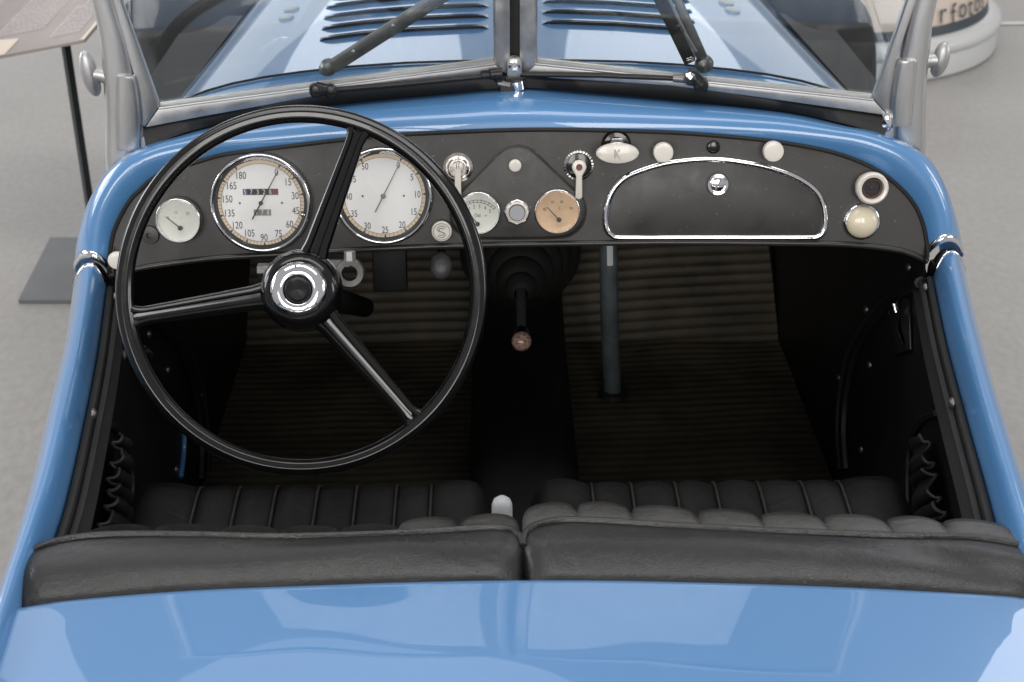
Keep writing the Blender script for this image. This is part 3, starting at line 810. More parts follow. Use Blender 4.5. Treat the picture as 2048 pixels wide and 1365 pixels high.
bar(WL, [(259, 290, 46), (259, 285, 50), (258, 220, 52), (254, 152, 40), (250, 143, 30)], -.0, .021, 'clamp_plate', 'aluminium', stl)
str_ = bar(WR, [(1817, 322, 64), (1818, 290, 66), (1820, 230, 62), (1825, 140, 60), (1834, 80, 56), (1850, 0, 48), (1955, TOP, 34)], -.022, .016, 'windscreen_post', 'aluminium', car)
tag(str_, 'polished aluminium windscreen post on the passenger side')
bar(WR, [(1800, 242, 40), (1800, 236, 44), (1804, 180, 46), (1812, 120, 40), (1815, 112, 30)], -.0, .021, 'clamp_plate', 'aluminium', str_)
MB().lathe((WR(1773, 243, .012), (CR - CM).normalized(), UPW, NR), [(.008, -.01), (.008, .004), (.006, .007), (.0001, .008)], 20, sy=1.7).build('end_cap', 'chrome', str_)
def wing(fn, N, c, wpx, hpx, neck, parent, tilt):
    p = fn(*c); a = (fn(c[0] + wpx / 2, c[1]) - p).length; b = (fn(c[0], c[1] - hpx / 2) - p).length
    ex = (fn(c[0] + 10, c[1]) - p).normalized(); ey = UPW
    ex, ey = ex * cos(tilt) + ey * sin(tilt), ey * cos(tilt) - ex * sin(tilt)
    rows = []
    for k in range(13):
        t = pi * k / 12; s = -cos(t); r = sin(t)
        rows.append([p + ey * b * s + ex * a * r * cos(u) * (1 - .25 * (1 - abs(s)) * (1 if cos(u) * neck[2] > 0 else 0)) + N * .011 * r * sin(u) for u in [2 * pi * j / 20 for j in range(20)]])
    m = MB().grid(rows, closed=True)
    q = fn(*neck[:2])
    m.tube([p.lerp(q, .1), p.lerp(q, .6), q], [.010, .0095, .012], 16)
    return m.build('wing_nut', 'frame_metal', parent, smooth=60)
wing(WL, NL, (181, 147), 40, 94, (216, 152, 1), stl, radians(6))
wing(WR, NR, (1880, 119), 38, 72, (1846, 122, -1), str_, radians(-6))

# wiper gear
def wl(a, b, t): return (lerp(a[0], b[0], t), lerp(a[1], b[1], t))
def bladebar(fn, N, a, b, wa, wb, h0, h1, name, mt, parent):
    pa = fn(*a, h0); pb = fn(*b, h0); d = (pb - pa).normalized(); q = N.cross(d)
    s = .00066
    return MB().prism([pa - q * wa * s, pa + q * wa * s, pb + q * wb * s, pb - q * wb * s], N * (h1 - h0)).build(name, mt, parent, smooth=30, bevel=.0015)
wi = bladebar(WL, NL, (665, 130), (1010, -92), 13, 13, -.030, -.018, 'wiper', 'dark_metal', car)
tag(wi, 'dark wiper arm lying across the driver-side windscreen pane')
m = MB().lathe((WL(656, 134, -.03), (CM - CL).normalized(), UPW, NL), [(.0001, -.004), (.011, -.003), (.0125, .004), (.009, .011), (.004, .013), (.0001, .013)], 24); m.build('pivot', 'dark_metal', wi)
for t in (.12, .35, .62): MB().lathe((WL(*wl((665, 130), (1010, -92), t), -.018), DX, UPW, NL), [(.003, 0), (.002, .0015), (.0001, .002)], 10).build('rivet', 'aluminium', wi)
m = MB().prism([WL(x, y, -.036) for x, y in ((700, 110), (1010, -90), (1015, -82), (706, 118))], NL * .007); m.build('blade', 'rubber', wi, smooth=0)
wi = bladebar(WR, NR, (1408, 122), (1350, -14), 11, 8, -.028, -.019, 'wiper', 'dark_metal', car)
tag(wi, 'dark wiper with blade parked upright on the passenger-side windscreen pane')
MB().lathe((WR(1408, 126, -.028), DX, UPW, NR), [(.0001, -.004), (.011, -.003), (.013, .006), (.009, .014), (.0001, .017)], 24).build('pivot', 'dark_metal', wi)
bladebar(WR, NR, (1381, 118), (1296, -60), 12, 12, -.034, -.016, 'blade', 'black_steel', wi)
MB().tube([WR(1392, 104, -.014), WR(1372, 70, -.012), WR(1335, -8, -.012), WR(1310, -60, -.012)], .0022, 8).build('spring_wire', 'aluminium', wi)
MB().tube([WR(1352, 52, -.02), WR(1362, 52, -.012), WR(1366, 62, -.012)], .003, 8).build('blade_clip', 'dark_metal', wi)
# linkage on the inside
lk = MB().tube([WL(668, 180, .016), WL(800, 169, .016), WL(985, 151, .018)], .0036, 10).build('wiper_linkage', 'black_steel', car)
tag(lk, 'black wiper linkage rod along the windscreen foot')
MB().tube([WR(1040, 149, .016), WR(1200, 151, .016), WR(1372, 158, .018)], .0036, 10).build('rod', 'black_steel', lk)
m = MB()
m.tube([WL(632, 176, .018), WL(662, 182, .018)], [.0085, .0075], 14)
for x, y, r in ((631, 178, .0085), (661, 179, .0085)):
    m.lathe((WL(x, y, .012), DX, UPW, NL), [(r, 0), (r, .012), (r * .6, .016), (.0001, .016)], 16)
m.build('crank', 'black_steel', lk, smooth=40)
for x, y in ((631, 178), (661, 179)): MB().lathe((WL(x, y, .027), DX, UPW, NL), [(.0042, 0), (.0038, .002), (.0001, .0024)], 12).build('bolt', 'dark_metal', lk)
m = MB(); m.tube([WR(1382, 150, .018), WR(1402, 170, .018)], [.0085, .009], 14)
m.lathe((WR(1383, 152, .013), DX, UPW, NR), [(.0105, 0), (.0105, .01), (.006, .014), (.0001, .014)], 16)
m.lathe((WR(1402, 169, .013), DX, UPW, NR), [(.010, 0), (.010, .01), (.006, .013), (.0001, .013)], 16)
m.build('crank', 'black_steel', lk, smooth=40)
MB().lathe((WR(1380, 158, .028), DX, UPW, NR), [(.0085, -.003), (.0085, .001), (.006, .004), (.0001, .0045)], 8).build('bolt', 'chrome', lk, smooth=20)
MB().tube([WR(1346, 157, .019), WR(1372, 158, .019)], [.005, .0062], 10).build('rod_end', 'dark_metal', lk)
m = MB().tube([WL(962, 151, .020), WL(978, 150, .020)], .0055, 8); m.tube([WL(980, 149, .022), WL(1003, 147, .022)], [.0075, .0085], 12); m.tube([WL(990, 140, .02), WL(998, 160, .02)], .006, 10)
m.build('joint', 'black_steel', lk, smooth=40)
# centre fitting
c0 = WL(1029, 150, .012)
cf = MB(); fC = (c0, Vector((1, 0, 0)), UPW, Vector((0, -cos(RAKE), -sin(RAKE)*-1)).normalized())
fC = (c0, Vector((1, 0, 0)), UPW, NL.lerp(NR, .5).normalized())
s = .00066
out = [(-15, -8), (-15, 20)] + [(15 * cos(t), 24 + 15 * sin(t)) for t in [pi - pi * k / 10 for k in range(11)]] + [(15, 20), (15, -8)]
cf.prism([on(fC, x * s, y * s, -.006) for x, y in out], fC[3] * .014)
cf = cf.build('centre_bracket', 'frame_metal', car, smooth=40, bevel=.001)
tag(cf, 'metal bracket with eye bolt holding the middle of the windscreen')
MB().lathe((on(fC, 0, 24 * s, .008), *fC[1:]), [(.0085, -.002), (.0085, .003), (.0065, .004), (.005, .004), (.005, -.004), (.0001, -.004)], 24).build('eye', 'chrome', cf, smooth=40)
MB().lathe((on(fC, 0, 24 * s, .008), *fC[1:]), [(.0048, -.0015), (.0001, -.0015)], 20).build('eye_bore', 'ink', cf)
MB().box((on(fC, 0, -4 * s, .0), *fC[1:]), (-.012, -.004, -.004), (.012, .003, .012)).build('clevis', 'black_steel', cf, bevel=.001)
MB().tube([on(fC, .002, -8 * s, .004), on(fC, .004, -26 * s, .004)], .0125, 24).build('barrel', 'chrome', cf)
MB().box((on(fC, -.006, -28 * s, .004), *fC[1:]), (-.014, -.014, -.004), (.010, .010, .012)).build('clamp_block', 'black_steel', cf, bevel=.002)
MB().tube([on(fC, -.022, -12 * s, .010), on(fC, -.006, -16 * s, .012)], .005, 10).build('clamp_screw', 'dark_metal', cf)
p = Rv(1029, 190, 1.842)
MB().lathe((p, Vector((1, 0, 0)), Vector((0, 1, 0.2)).normalized(), Vector((0, -.2, 1)).normalized()), [(.0135, -.012), (.0135, -.002), (.0115, .002), (.0001, .002)], 6).build('nut', 'chrome', cf, smooth=20)

# ---- bonnet
def hood_w(v): return 1.073 - .030 * (v - 1.95)
def hood_u(v): return .508 - .045 * (v - 1.95)
HS = [(0, 0), (.15, -.0008), (.3, -.003), (.45, -.008), (.58, -.015), (.68, -.022), (.77, -.031), (.84, -.041), (.90, -.053), (.945, -.068), (.975, -.086), (.993, -.110), (1.0, -.14), (1.12, -.3), (1.18, -.5)]
def hood_pt(v, s):
    a = abs(s)
    for (a0, d0), (a1, d1) in zip(HS, HS[1:]):
        if a <= a1 + 1e-9 and a1 > a0:
            t = (a - a0) / (a1 - a0); dd = lerp(d0, d1, t); break
    return Vector((UC + hood_u(v) * s, v, hood_w(v) + dd))
rows = []
for i in range(24):
    v = lerp(1.908, 3.5, i / 23)
    full = [Vector((UC - hood_u(v) * a, v, hood_w(v) + d)) for a, d in HS[::-1]] + [Vector((UC + hood_u(v) * a, v, hood_w(v) + d)) for a, d in HS[1:]]
    rows.append(full)
front = [p + Vector((0, .05, -.03)) for p in rows[-1]]; low = [Vector((p.x, p.y + .02, .4)) for p in front]
hood = MB().grid(rows + [front, low]).build('bonnet', 'paint', car, smooth=50)
tag(hood, 'blue louvred bonnet seen through the windscreen')
MB().tube([rows[0][k] + Vector((0, -.004, 0)) for k in range(len(rows[0]))], .0016, 8).build('rear_bead', 'rubber', hood)
MB().tube([Vector((UC, lerp(1.96, 3.5, k / 20), hood_w(lerp(1.96, 3.5, k / 20)) + .001)) for k in range(21)], .004, 10).build('centre_hinge', 'chrome', hood)
# scuttle between windscreen and bonnet
sc = []
for k in range(7):
    t = k / 6; row = []
    for i, p in enumerate(rows[0]):
        s = (p.x - UC) / hood_u(1.908)
        v0 = ov(1030 + 880 * s) + .03
        w0 = lerp(1.058, .985, abs(s) ** 2.6)
        q = Vector((UC + (p.x - UC) * 1.02, v0, w0 if i not in () else w0))
        if i < 3 or i > len(rows[0]) - 4: q.z = p.z
        r = q.lerp(p, t); row.append(r + Vector((0, 0, -.002)))
    sc.append(row)
MB().grid(sc).build('scuttle', 'paint', car, smooth=50)
def hood_hit(px, py):
    r = ray(px, py); p = EYE + r * (2.0 / r.y)
    for _ in range(30):
        s = max(-1, min(1, (p.x - UC) / hood_u(p.y))); wv = hood_pt(p.y, s).z
        v = p.y; dz = p.z - wv
        v = v + dz / (-r.z / r.y); p = EYE + r * (v / r.y)
    return p
def hood_n(p):
    s = (p.x - UC) / hood_u(p.y); e = .02
    a = hood_pt(p.y, min(1, s + e)) - hood_pt(p.y, max(-1, s - e)); b = hood_pt(p.y + .02, s) - hood_pt(p.y - .02, s)
    n = a.cross(b).normalized()
    return n if n.z > 0 else -n
def louver(pa, pb):
    K = 30; M = 6; top = []; slot = []
    for i in range(K + 1):
        t = i / K; p = pa.lerp(pb, t); s = (p.x - UC) / hood_u(p.y); p = hood_pt(p.y, s)
        prof = min(1, min(t, 1 - t) / .09); hgt = .0064 * sin(prof * pi / 2) ** .8
        row = []
        for j in range(M + 1):
            u = j / M
            row.append(p + Vector((0, .022 * u, hgt * (cos(u * pi) + 1) / 2 + .0006 - .0006 * u)))
        top.append(row)
        slot.append([p + Vector((0, .0015, -.001)), p + Vector((0, .0012, max(0, hgt - .0014)))])
    m = MB().grid(top, mi=0); m.grid(slot, mi=1)
    return m.build('louver', ['paint', 'tunnel'], hood, smooth=60)
for r in range(-5, 5):
    # r = 0 is the third row from the windscreen
    vv = None
    yl = 83 - 22.3 * (r + 5) * (1 - .012 * (r + 5)); yr = 58 - 22.0 * (r + 5) * (1 - .012 * (r + 5))
    xl = 639 + 4.2 * (r + 5)
    pa = hood_hit(xl, yl + 0); pb = hood_hit(977, yr)
    louver(pa, pb)
    xr = 1396 - 5.5 * (r + 5)
    louver(hood_hit(1084, 49 - 21.5 * (r + 5) * (1 - .012 * (r + 5))), hood_hit(xr, 68 - 21.5 * (r + 5) * (1 - .012 * (r + 5))))
for x, y in ((583, 20), (573, 37), (1452, 8), (1465, 23)):
    p = hood_hit(x, y); n = hood_n(p); ex = Vector((1, 0, 0)); ex = (ex - n * ex.dot(n)).normalized(); ey = n.cross(ex)
    MB().lathe((p, ex, ey, n), [(.0128, -.001), (.0128, .003), (.010, .0052), (.0045, .0066), (.0001, .0068)], 28).build('bonnet_stud', 'lever_white', hood)

# ---- front wings, dark
def wing_panel(sg, wd, label):
    rows = []
    for i in range(40):
        t = i / 39; v = lerp(1.98, 4.1, t)
        if v < 2.45: k = (v - 1.98) / .47; top = lerp(.60, .85, sin(k * pi / 2))
        elif v < 3.3: k = (v - 2.45) / .85; top = .85 + .06 * sin(pi * k)
        else: k = (v - 3.3) / .8; top = .85 - .45 * k * k
        inn = UC + sg * .548; outr = UC + sg * max(.60, wd - .36 * max(0, (2.95 - v) / .85))
        row = []
        for j in range(21):
            a = pi * j / 20
            x = lerp(inn, outr, .5 - .5 * math.copysign(abs(cos(a)) ** .8, cos(a)))
            z = lerp(top - (.34 if j > 10 else .10), top, sin(a) ** .62)
            row.append(Vector((x, v, max(.14, z))))
        rows.append(row)
    o = MB().grid(rows).build('front_wing', 'black_paint', car, smooth=60)
    return tag(o, label)
wing_panel(-1, .86, 'dark front wing beside the bonnet on the driver side'); wing_panel(1, .80, 'dark front wing beside the bonnet on the passenger side')
def road_wheel(u, v):
    fr = (Vector((u, v, .33)), Vector((0, 1, 0)), Vector((0, 0, 1)), Vector((1, 0, 0)))
    o = MB().lathe(fr, [(.23, -.05), (.29, -.062), (.325, -.045), (.33, 0), (.325, .045), (.29, .062), (.23, .05)], 40).build('road_wheel', 'tyre', car)
    MB().lathe(fr, [(.232, -.05), (.21, -.045), (.20, 0), (.06, .01), (.05, .04), (.0001, .05)], 32).build('rim', 'black_paint', o)
for u in (-.58, .66):
    road_wheel(u, 3.0); road_wheel(u, .25)

# ---- doors, rails and side walls
railL_in = [(213, 566), (210, 576), (190, 717), (157, 879), (129, 998), (105, 1074), (62, 1200), (10, 1365)]
railL_out = [(147, 566), (146, 579), (129, 688), (95, 826), (62, 969), (29, 1083), (-5, 1190), (-62, 1365)]
railR_in = [(1866, 543), (1869, 555), (1895, 679), (1933, 821), (1971, 955), (1998, 1055), (2034, 1180), (2086, 1365)]
railR_out = [(1930, 534), (1931, 540), (1952, 631), (1986, 760), (2019, 869), (2052, 974), (2085, 1075), (2170, 1365)]
def rail(inn, outp, sg, label):
    A = resample([Rw(*p, .832) for p in inn], 50); B = resample([Rw(*p, .832) for p in outp], 50)
    # stretch backwards to the tail
    A += [A[-1] + (A[-1] - A[-6]) * k for k in (1, 3, 6)]; B += [B[-1] + (B[-1] - B[-6]) * k for k in (1, 3, 6)]
    for P in (A, B):
        for p in P: p.z -= .02 * max(0, (.95 - p.y))
    rows = []
    for a, b in zip(A, B):
        row = [a + Vector((sg * .002, 0, -.03)), a + Vector((0, 0, -.008))]
        for k in range(13):
            t = k / 12
            row.append(a.lerp(b, t) + Vector((-sg * .004 * sin(pi * t), 0, .030 * sin(pi * t) ** .8)))
        row += [b + Vector((sg * .006, 0, -.03)), b + Vector((sg * .02, 0, -.14)), b + Vector((sg * .025, 0, -.28)), b + Vector((sg * .0, 0, -.46))]
        rows.append(row)
    m = MB().grid(rows)
    o = m.build('door', 'paint', car, smooth=55)
    tag(o, label)
    r0 = [p for p in rows[0][2:15]]; r1 = [p.lerp(q, .42) for p, q in zip(rows[0][2:15], rows[2][2:15])]
    r0 = [p.lerp(q, -.05) for p, q in zip(r0, r1)]
    band([r0, r1], 0, .0014, 'chrome_band', o)
    # dark rubber block in the gap
    gp = [[p + Vector((0, d, -.010)) for p in r0] for d in (-.004, .02)]
    MB().grid(gp).build('gap_seal', 'rubber', o, smooth=60)
    # dark packing behind the hinge gap
    q0 = (A[0] + B[0]) / 2
    MB().box((q0, Vector((1, 0, 0)), Vector((0, 1, 0)), Vector((0, 0, 1))), (-.024, -.010, -.05), (.018, .026, .008)).build('gap_packing', 'rubber', o, bevel=.010)
    MB().grid([[a + Vector((sg * .001, 0, -.012)) for a in A[:52]], [a + Vector((-sg * .012, 0, -.014)) for a in A[:52]], [a + Vector((-sg * .024, 0, -.030)) for a in A[:52]]]).build('welt_backing', 'rubber', o, smooth=60)
    # double welt along the inside
    for d, h, rad in ((.006, -.006, .0048), (.0165, -.009, .0042)):
        MB().tube([a + Vector((-sg * d, 0, h)) for a in A[1:52]], rad, 8).build('welt', 'rubber', o)
    return o, A, B
doorL, AL, BL = rail(railL_in, railL_out, -1, 'blue door with rounded top rail on the driver side')
doorR, AR, BR = rail(railR_in, railR_out, 1, 'blue door with rounded top rail on the passenger side')

# inside walls: one sheet per side from rail to floor
def wall_u(sg, v, w):
    """inner face of the side wall"""
    A = AL if sg < 0 else AR
    best = None
    if v >= A[0].y: top = A[0].x + (-.01 * sg) + (v - A[0].y) * (-.055 * sg)
    else:
        top = A[-1].x
        for a, b in zip(A, A[1:]):
            if b.y <= v <= a.y: t = (v - b.y) / (a.y - b.y); top = lerp(b.x, a.x, t); break
        top -= sg * .014
    bot = (-.465 if sg < 0 else .555)
    bot = bot if v > 1.7 else lerp(top - sg * .0, bot, max(0, (v - 1.0) / .7))
    t = max(0, min(1, (w - .37) / .45))
    return lerp(bot, top, t)
def side_wall(sg):
    rows = []
    for i in range(40):
        v = lerp(.9, 2.9, i / 39)
        topw = .814 if v < 1.69 else min(.95, .822 + (v - 1.69) * 1.2)
        rows.append([Vector((wall_u(sg, v, w), v, w)) for w in [lerp(.35, topw, k / 12) for k in range(13)]])
    o = MB().grid(rows).build('side_trim', 'vinyl', car, smooth=60)
    return tag(o, 'black trim panel inside the %s side' % ('driver' if sg < 0 else 'passenger'))
trimL = side_wall(-1); trimR = side_wall(1)
def on_wall(sg, px, py, off=0.0):
    r = ray(px, py); lo, hi = .4, 3.0
    f = lambda s: ((EYE + r * s).x - wall_u(sg, (EYE + r * s).y, (EYE + r * s).z)) * sg
    a, b = .6, 3.2
    for _ in range(50):
        c = (a + b) / 2
        if f(c) < 0: a = c
        else: b = c
    p = EYE + r * a
    return p + Vector((-sg * off, 0, 0))
for sg, tr, pts in ((-1, trimL, [(230, 594), (186, 828), (297, 668), (335, 740), (402, 790), (352, 940)]), (1, trimR, [(1818, 535), (1851, 575), (1733, 619), (1782, 628), (1740, 730), (1678, 755), (1905, 806), (1723, 900)])):
    for x, y in pts:
        p = on_wall(sg, x, y)
        MB().lathe((p, Vector((0, 1, 0)), Vector((0, 0, 1)), Vector((-sg, 0, 0))), [(.0062, 0), (.0056, .0022), (.0035, .0038), (.0001, .0043)], 14).build('snap_fastener', 'dark_metal', tr)
# door front edge: curved pressed moulding and a sliver of blue
for sg, tr, path, blue in ((1, trimR, [(1846, 566), (1800, 590), (1752, 640), (1715, 705), (1698, 780), (1692, 860), (1697, 940)], [(1716, 735), (1707, 800), (1704, 870)]),
                           (-1, trimL, [(252, 590), (300, 640), (345, 680), (375, 740), (390, 800), (400, 880), (398, 960)], [(366, 862), (364, 910), (358, 956)])):
    MB().tube([on_wall(sg, x, y, .003) for x, y in px2(path, 40)], .0085, 8).build('door_edge', 'vinyl', tr)
    MB().tube([on_wall(sg, x + (14 if sg < 0 else -14), y, .003) for x, y in px2(path, 40)], .0045, 8).build('edge_welt', 'rubber', tr)
    if sg < 0: MB().tube([on_wall(sg, x, y, .002) for x, y in px2(blue, 12)], .0042, 8).build('painted_edge', 'paint', tr)
# door latch and pockets
def latch(sg, tr, box, name):
    x0, y0, x1, y1 = box
    m = MB().prism([on_wall(sg, x, y, .001) for x, y in ((x0 + 20, y0), (x1 - 4, y0 + 8), (x1, y1 - 12), (x0 + 8, y1), (x0, y0 + 40))], Vector((-sg, 0, 0)) * .003)
    o = m.build(name, 'black_steel', tr, smooth=30, bevel=.001)
latch(1, trimR, (1782, 590, 1826, 712), 'latch_plate')
MB().tube([on_wall(1, 1809, 600, .010), on_wall(1, 1811, 612, .016), on_wall(1, 1812, 626, .014)], [.004, .0075, .004], 12).build('latch_knob', 'chrome', trimR)
MB().tube([on_wall(1, 1813, 635, .008), on_wall(1, 1818, 660, .012), on_wall(1, 1822, 690, .008)], [.003, .0045, .003], 12).build('latch_handle', 'chrome', trimR)
MB().tube([on_wall(-1, 252, 708, .006), on_wall(-1, 262, 705, .018), on_wall(-1, 272, 712, .02)], [.006, .009, .005], 12).build('latch_knob', 'chrome', trimL)
def pocket(sg, tr, ruff, arc):
    pts = px2(ruff, 150)
    L = []
    for i, (x, y) in enumerate(pts):
        t = i / 149; nz = noise.noise(Vector((t * 6, sg * 3.1, 4))); ph = t * 2 * pi * 6.5 + 5.0 * nz
        am = .0065 * (1 + .8 * noise.noise(Vector((t * 10, sg, 9))))
        L.append(on_wall(sg, x, y + 2.5 * cos(2 * ph), .016 + am * sin(ph)))
    MB().tube(L, .0024, 8).build('pocket_ruffle', 'leather_cushion', tr)
    # pocket cloth: pleated sheet from ruffle down to its lower edge
    rows = []
    for i in range(0, 150, 2):
        p = L[i]; d = Vector((-sg * .004, .10, -.10)); row = []
        for k in range(8):
            t = k / 7
            q = p + d * t * lerp(.5, 1.2, i / 149)
            q.x = lerp(p.x, wall_u(sg, q.y, max(.4, q.z)) - sg * .006, t ** 1.5) + sg * -.010 * sin(pi * t)
            row.append(q)
        rows.append(row)
    MB().grid(rows).build('pocket', 'leather_cushion', tr, smooth=70)
    MB().tube([on_wall(sg, x, y, .004) for x, y in px2(arc, 30)], .0045, 8).build('pocket_edge', 'vinyl', tr)
pocket(1, trimR, [(1872, 868), (1878, 905), (1890, 950), (1900, 1000), (1908, 1040), (1914, 1080)], [(1880, 826), (1850, 840), (1828, 880), (1822, 940), (1822, 1010)])
pocket(-1, trimL, [(211, 866), (206, 905), (202, 950), (195, 1000), (184, 1040), (178, 1080)], [(205, 850), (228, 858), (246, 890), (256, 940), (258, 1000)])

# ---- footwell: floor pan, toe board, added light-blocking lid, tunnel, mats
FLW = .365
m = MB().add([(-.60, .9, FLW), (.68, .9, FLW), (.68, 2.42, FLW), (-.60, 2.42, FLW)], [(0, 1, 2, 3)])
m.add([(-.60, 2.42, FLW), (.68, 2.42, FLW), (.68, 2.86, .88), (-.60, 2.86, .88)], [(0, 1, 2, 3)])
m.add([(-.60, 2.86, .88), (.68, 2.86, .88), (.62, 1.93, .955), (-.54, 1.93, .955)], [(0, 1, 2, 3)])  # unseen lid over the footwell, added to keep light out
fp = m.build('floor_pan_and_lid', 'tunnel', car, smooth=0); tag(fp, 'black floor pan and toe board under the mats, with an added unseen lid')
def floor_mat(q0, q1, skew, label, kink=2.40, v0=1.05):
    """q0,q1: left and right edges as functions of v"""
    rows = []; n = 0
    pitch = .0205; per = 6
    def pt(u, s):   # s is run along the mat from the rear
        v = v0 + s
        if v < kink: return Vector((u, v, FLW + .006)), Vector((0, 0, 1))
        d = v - kink; a = radians(49); r = .0
        return Vector((u, kink + d * cos(a), FLW + .006 + d * sin(a))), Vector((0, -sin(a), cos(a)))
    S_ = 1.35 + .52; K = int(S_ / pitch * per)
    for i in range(K + 1):
        s = S_ * i / K; row = []
        for j in range(9):
            t = j / 8
            v = v0 + s
            ua, ub = q0(v), q1(v); u = lerp(ua, ub, t)
            ph = 2 * pi * (s / pitch)
            p, nn = pt(u, s + skew * (u - ua) + .004 * sin(3 * t + s * 4))
            row.append(p + nn * ((.0034 + .0012 * noise.noise(Vector((u * 5, s * 30, 7)))) * max(0, sin(ph)) ** .7 + .004 * noise.noise(Vector((u * 8, s * 8, 1)))))
        rows.append(row)
    o = MB().grid(rows).build('floor_mat', 'mat_rubber', car, smooth=50)
    return tag(o, label)
floor_mat(lambda v: -.465 if v < 2.4 else lerp(-.465, -.45, v - 2.4), lambda v: -.033, .02, 'ribbed black rubber mat in the driver footwell')
floor_mat(lambda v: .135, lambda v: .553 if v < 2.4 else lerp(.553, .53, (v - 2.4) / .4), .045, 'ribbed black rubber mat in the passenger footwell')
rows = []
for i in range(20):
    v = lerp(1.0, 2.7, i / 19); w0 = .37; hh = .12 if v < 2.3 else .12 + (v - 2.3) * .8
    if v < 1.45: hh = .12
    row = []
    for j in range(13):
        a = pi * j / 12
        c = cos(a); s = sin(a)
        row.append(Vector((.052 - math.copysign(abs(c) ** .5, c) * .086, v, w0 - .003 + hh * s ** .5)))
    rows.append(row)
tn = MB().grid(rows).build('transmission_tunnel', 'tunnel', car, smooth=60); tag(tn, 'black transmission tunnel between the footwells')
# gear lever with bellows
ball = Rv(1043, 683, 1.86); top = Rv(1041, 528, 2.18)
gl = MB().tube([top - (ball - top) * .15, ball.lerp(top, .5), ball.lerp(top, .10)], [.0085, .0075, .0068], 16).build('gear_lever', 'pad_grey', car); tag(gl, 'gear lever with worn brown ball knob')
ax = (ball - top).normalized()
fB = (ball, Vector((1, 0, 0)), ax.cross(Vector((1, 0, 0))), ax)
MB().lathe(fB, [(.0001 if k in (0, 12) else .0150 * sin(pi * k / 12), -.0150 * cos(pi * k / 12)) for k in range(13)], 32).build('knob', 'knob_brown', gl, smooth=60)
MB().tube([ball.lerp(top, .03), ball.lerp(top, .10)], [.0135, .0115], 20).build('collar', 'bakelite', gl)
fT = (top.lerp(ball, .42) - ax * .20, Vector((1, 0, 0)), ax.cross(Vector((1, 0, 0))), ax)
prof = []
for k in range(61):
    t = k / 60; r = lerp(.105, .011, t ** .9); prof.append((r + .006 * abs(sin(pi * t * 6)) ** .7, .20 * t))
MB().lathe(fT, prof, 40).build('ribbed_boot', 'boot_rubber', gl, smooth=60)
# bracing tube and small bright rod on the passenger side
b0 = Rw(1226, 795, .372)
t1 = Vector((b0.x - .0, b0.y + .0, .37))
hp = MB().tube([t1, Rv(1219, 640, 2.19), Rv(1217, 500, 2.19), Rv(1216, 430, 2.2)], .0155, 20).build('brace_tube', 'pipe_grey', car); tag(hp, 'upright grey tube in the passenger footwell')
MB().tube([Rv(1219, 470, 1.83), Rv(1220, 530, 1.83)], [.0048, .0048], 6).build('bright_rod', 'lever_white', hp, smooth=20)
MB().lathe((t1, Vector((1, 0, 0)), Vector((0, 1, 0)), Vector((0, 0, 1))), [(.026, .008), (.024, .014), (.016, .018)], 24).build('foot_ring', 'rubber', hp)
# hand brake
h0 = Rv(1004, 1008, 1.30)
hb = MB()
fH = (h0, Vector((1, 0, 0)), Vector((0, .55, .83)).normalized(), Vector((0, -.83, .55)).normalized())
pts = [h0 + fH[2] * -.22, h0 + fH[2] * -.004, h0 + fH[2] * .004, h0 + fH[2] * .010, h0 + fH[2] * .0125]
hb = hb.tube([h0 + Vector((0, -.06, -.22)), h0 + Vector((0, -.002, -.006)), h0, h0 + Vector((0, .001, .005)), h0 + Vector((0, .0015, .0085))], [.0115, .0115, .0113, .0092, .004], 20).build('hand_lever', 'lever_white', car, smooth=60)
tag(hb, 'pale grey hand lever standing between the seats')

# ---- seats
def cushion(seams, yfront, label, end_side):
    us = [Rw(x, 1000, .650).x for x in seams]
    vf = 1.515
    seat = None
    def prof(v):  # top height along the run
        return .655 - .10 * max(0, 1.47 - v) ** 1.0
    path = []
    for k in range(18): path.append((lerp(1.08, 1.475, k / 17), None))
    P = [(v, prof(v)) for v, _ in path] + [(1.492, .652), (1.507, .642), (1.517, .626), (1.522, .60), (1.522, .52), (1.515, .42)]
    base = MB().box((Vector(((us[0] + us[-1]) / 2, 1.29, .5)), Vector((1, 0, 0)), Vector((0, 1, 0)), Vector((0, 0, 1))), (-(us[-1] - us[0]) / 2 + .01, -.20, -.12), ((us[-1] - us[0]) / 2 - .01, .215, .10))
    seat = base.build('seat', 'leather_cushion', car, bevel=.02); tag(seat, label)
    for i, (a, b) in enumerate(zip(us, us[1:])):
        big = (i == 0 or i == len(us) - 2)
        cr = .011 if big else .0068
        rows = []
        for k, (v, w) in enumerate(P):
            kk = min(k + 1, len(P) - 1); k0 = max(k - 1, 0)
            tv = P[kk][0] - P[k0][0]; tw = P[kk][1] - P[k0][1]; l = sqrt(tv * tv + tw * tw); nv, nw = -tw / l, tv / l
            row = []
            for j in range(13):
                t = j / 12
                c = cr * (sin(pi * t) ** .55) - .004
                edge = 0
                if i == 0 and t < .5: edge = -.04 * (1 - t / .5) ** 4
                if i == len(us) - 2 and t > .5: edge = -.04 * ((t - .5) / .5) ** 4
                wr = .0015 * noise.noise(Vector((v * 22, a * 40 + t * 3, 3)))
                row.append(Vector((lerp(a, b, t), v + nv * (c + wr), w + nw * (c + wr) + edge)))
            rows.append(row)
        MB().grid(rows).build('cushion_channel', 'leather_cushion', seat, smooth=70)
        if i:
            MB().tube([Vector((a, v, w + .0005)) for v, w in P], .0019, 6).build('seam', 'piping', seat)
    return seat, us
seatL, uL = cushion([238, 395, 475, 550, 634, 712, 792, 862, 982], 960, 'black pleated leather seat behind the steering wheel', 1)
seatR, uR = cushion([1058, 1186, 1266, 1355, 1435, 1524, 1612, 1690, 1836], 945, 'black pleated leather passenger seat with scalloped backrest top', -1)

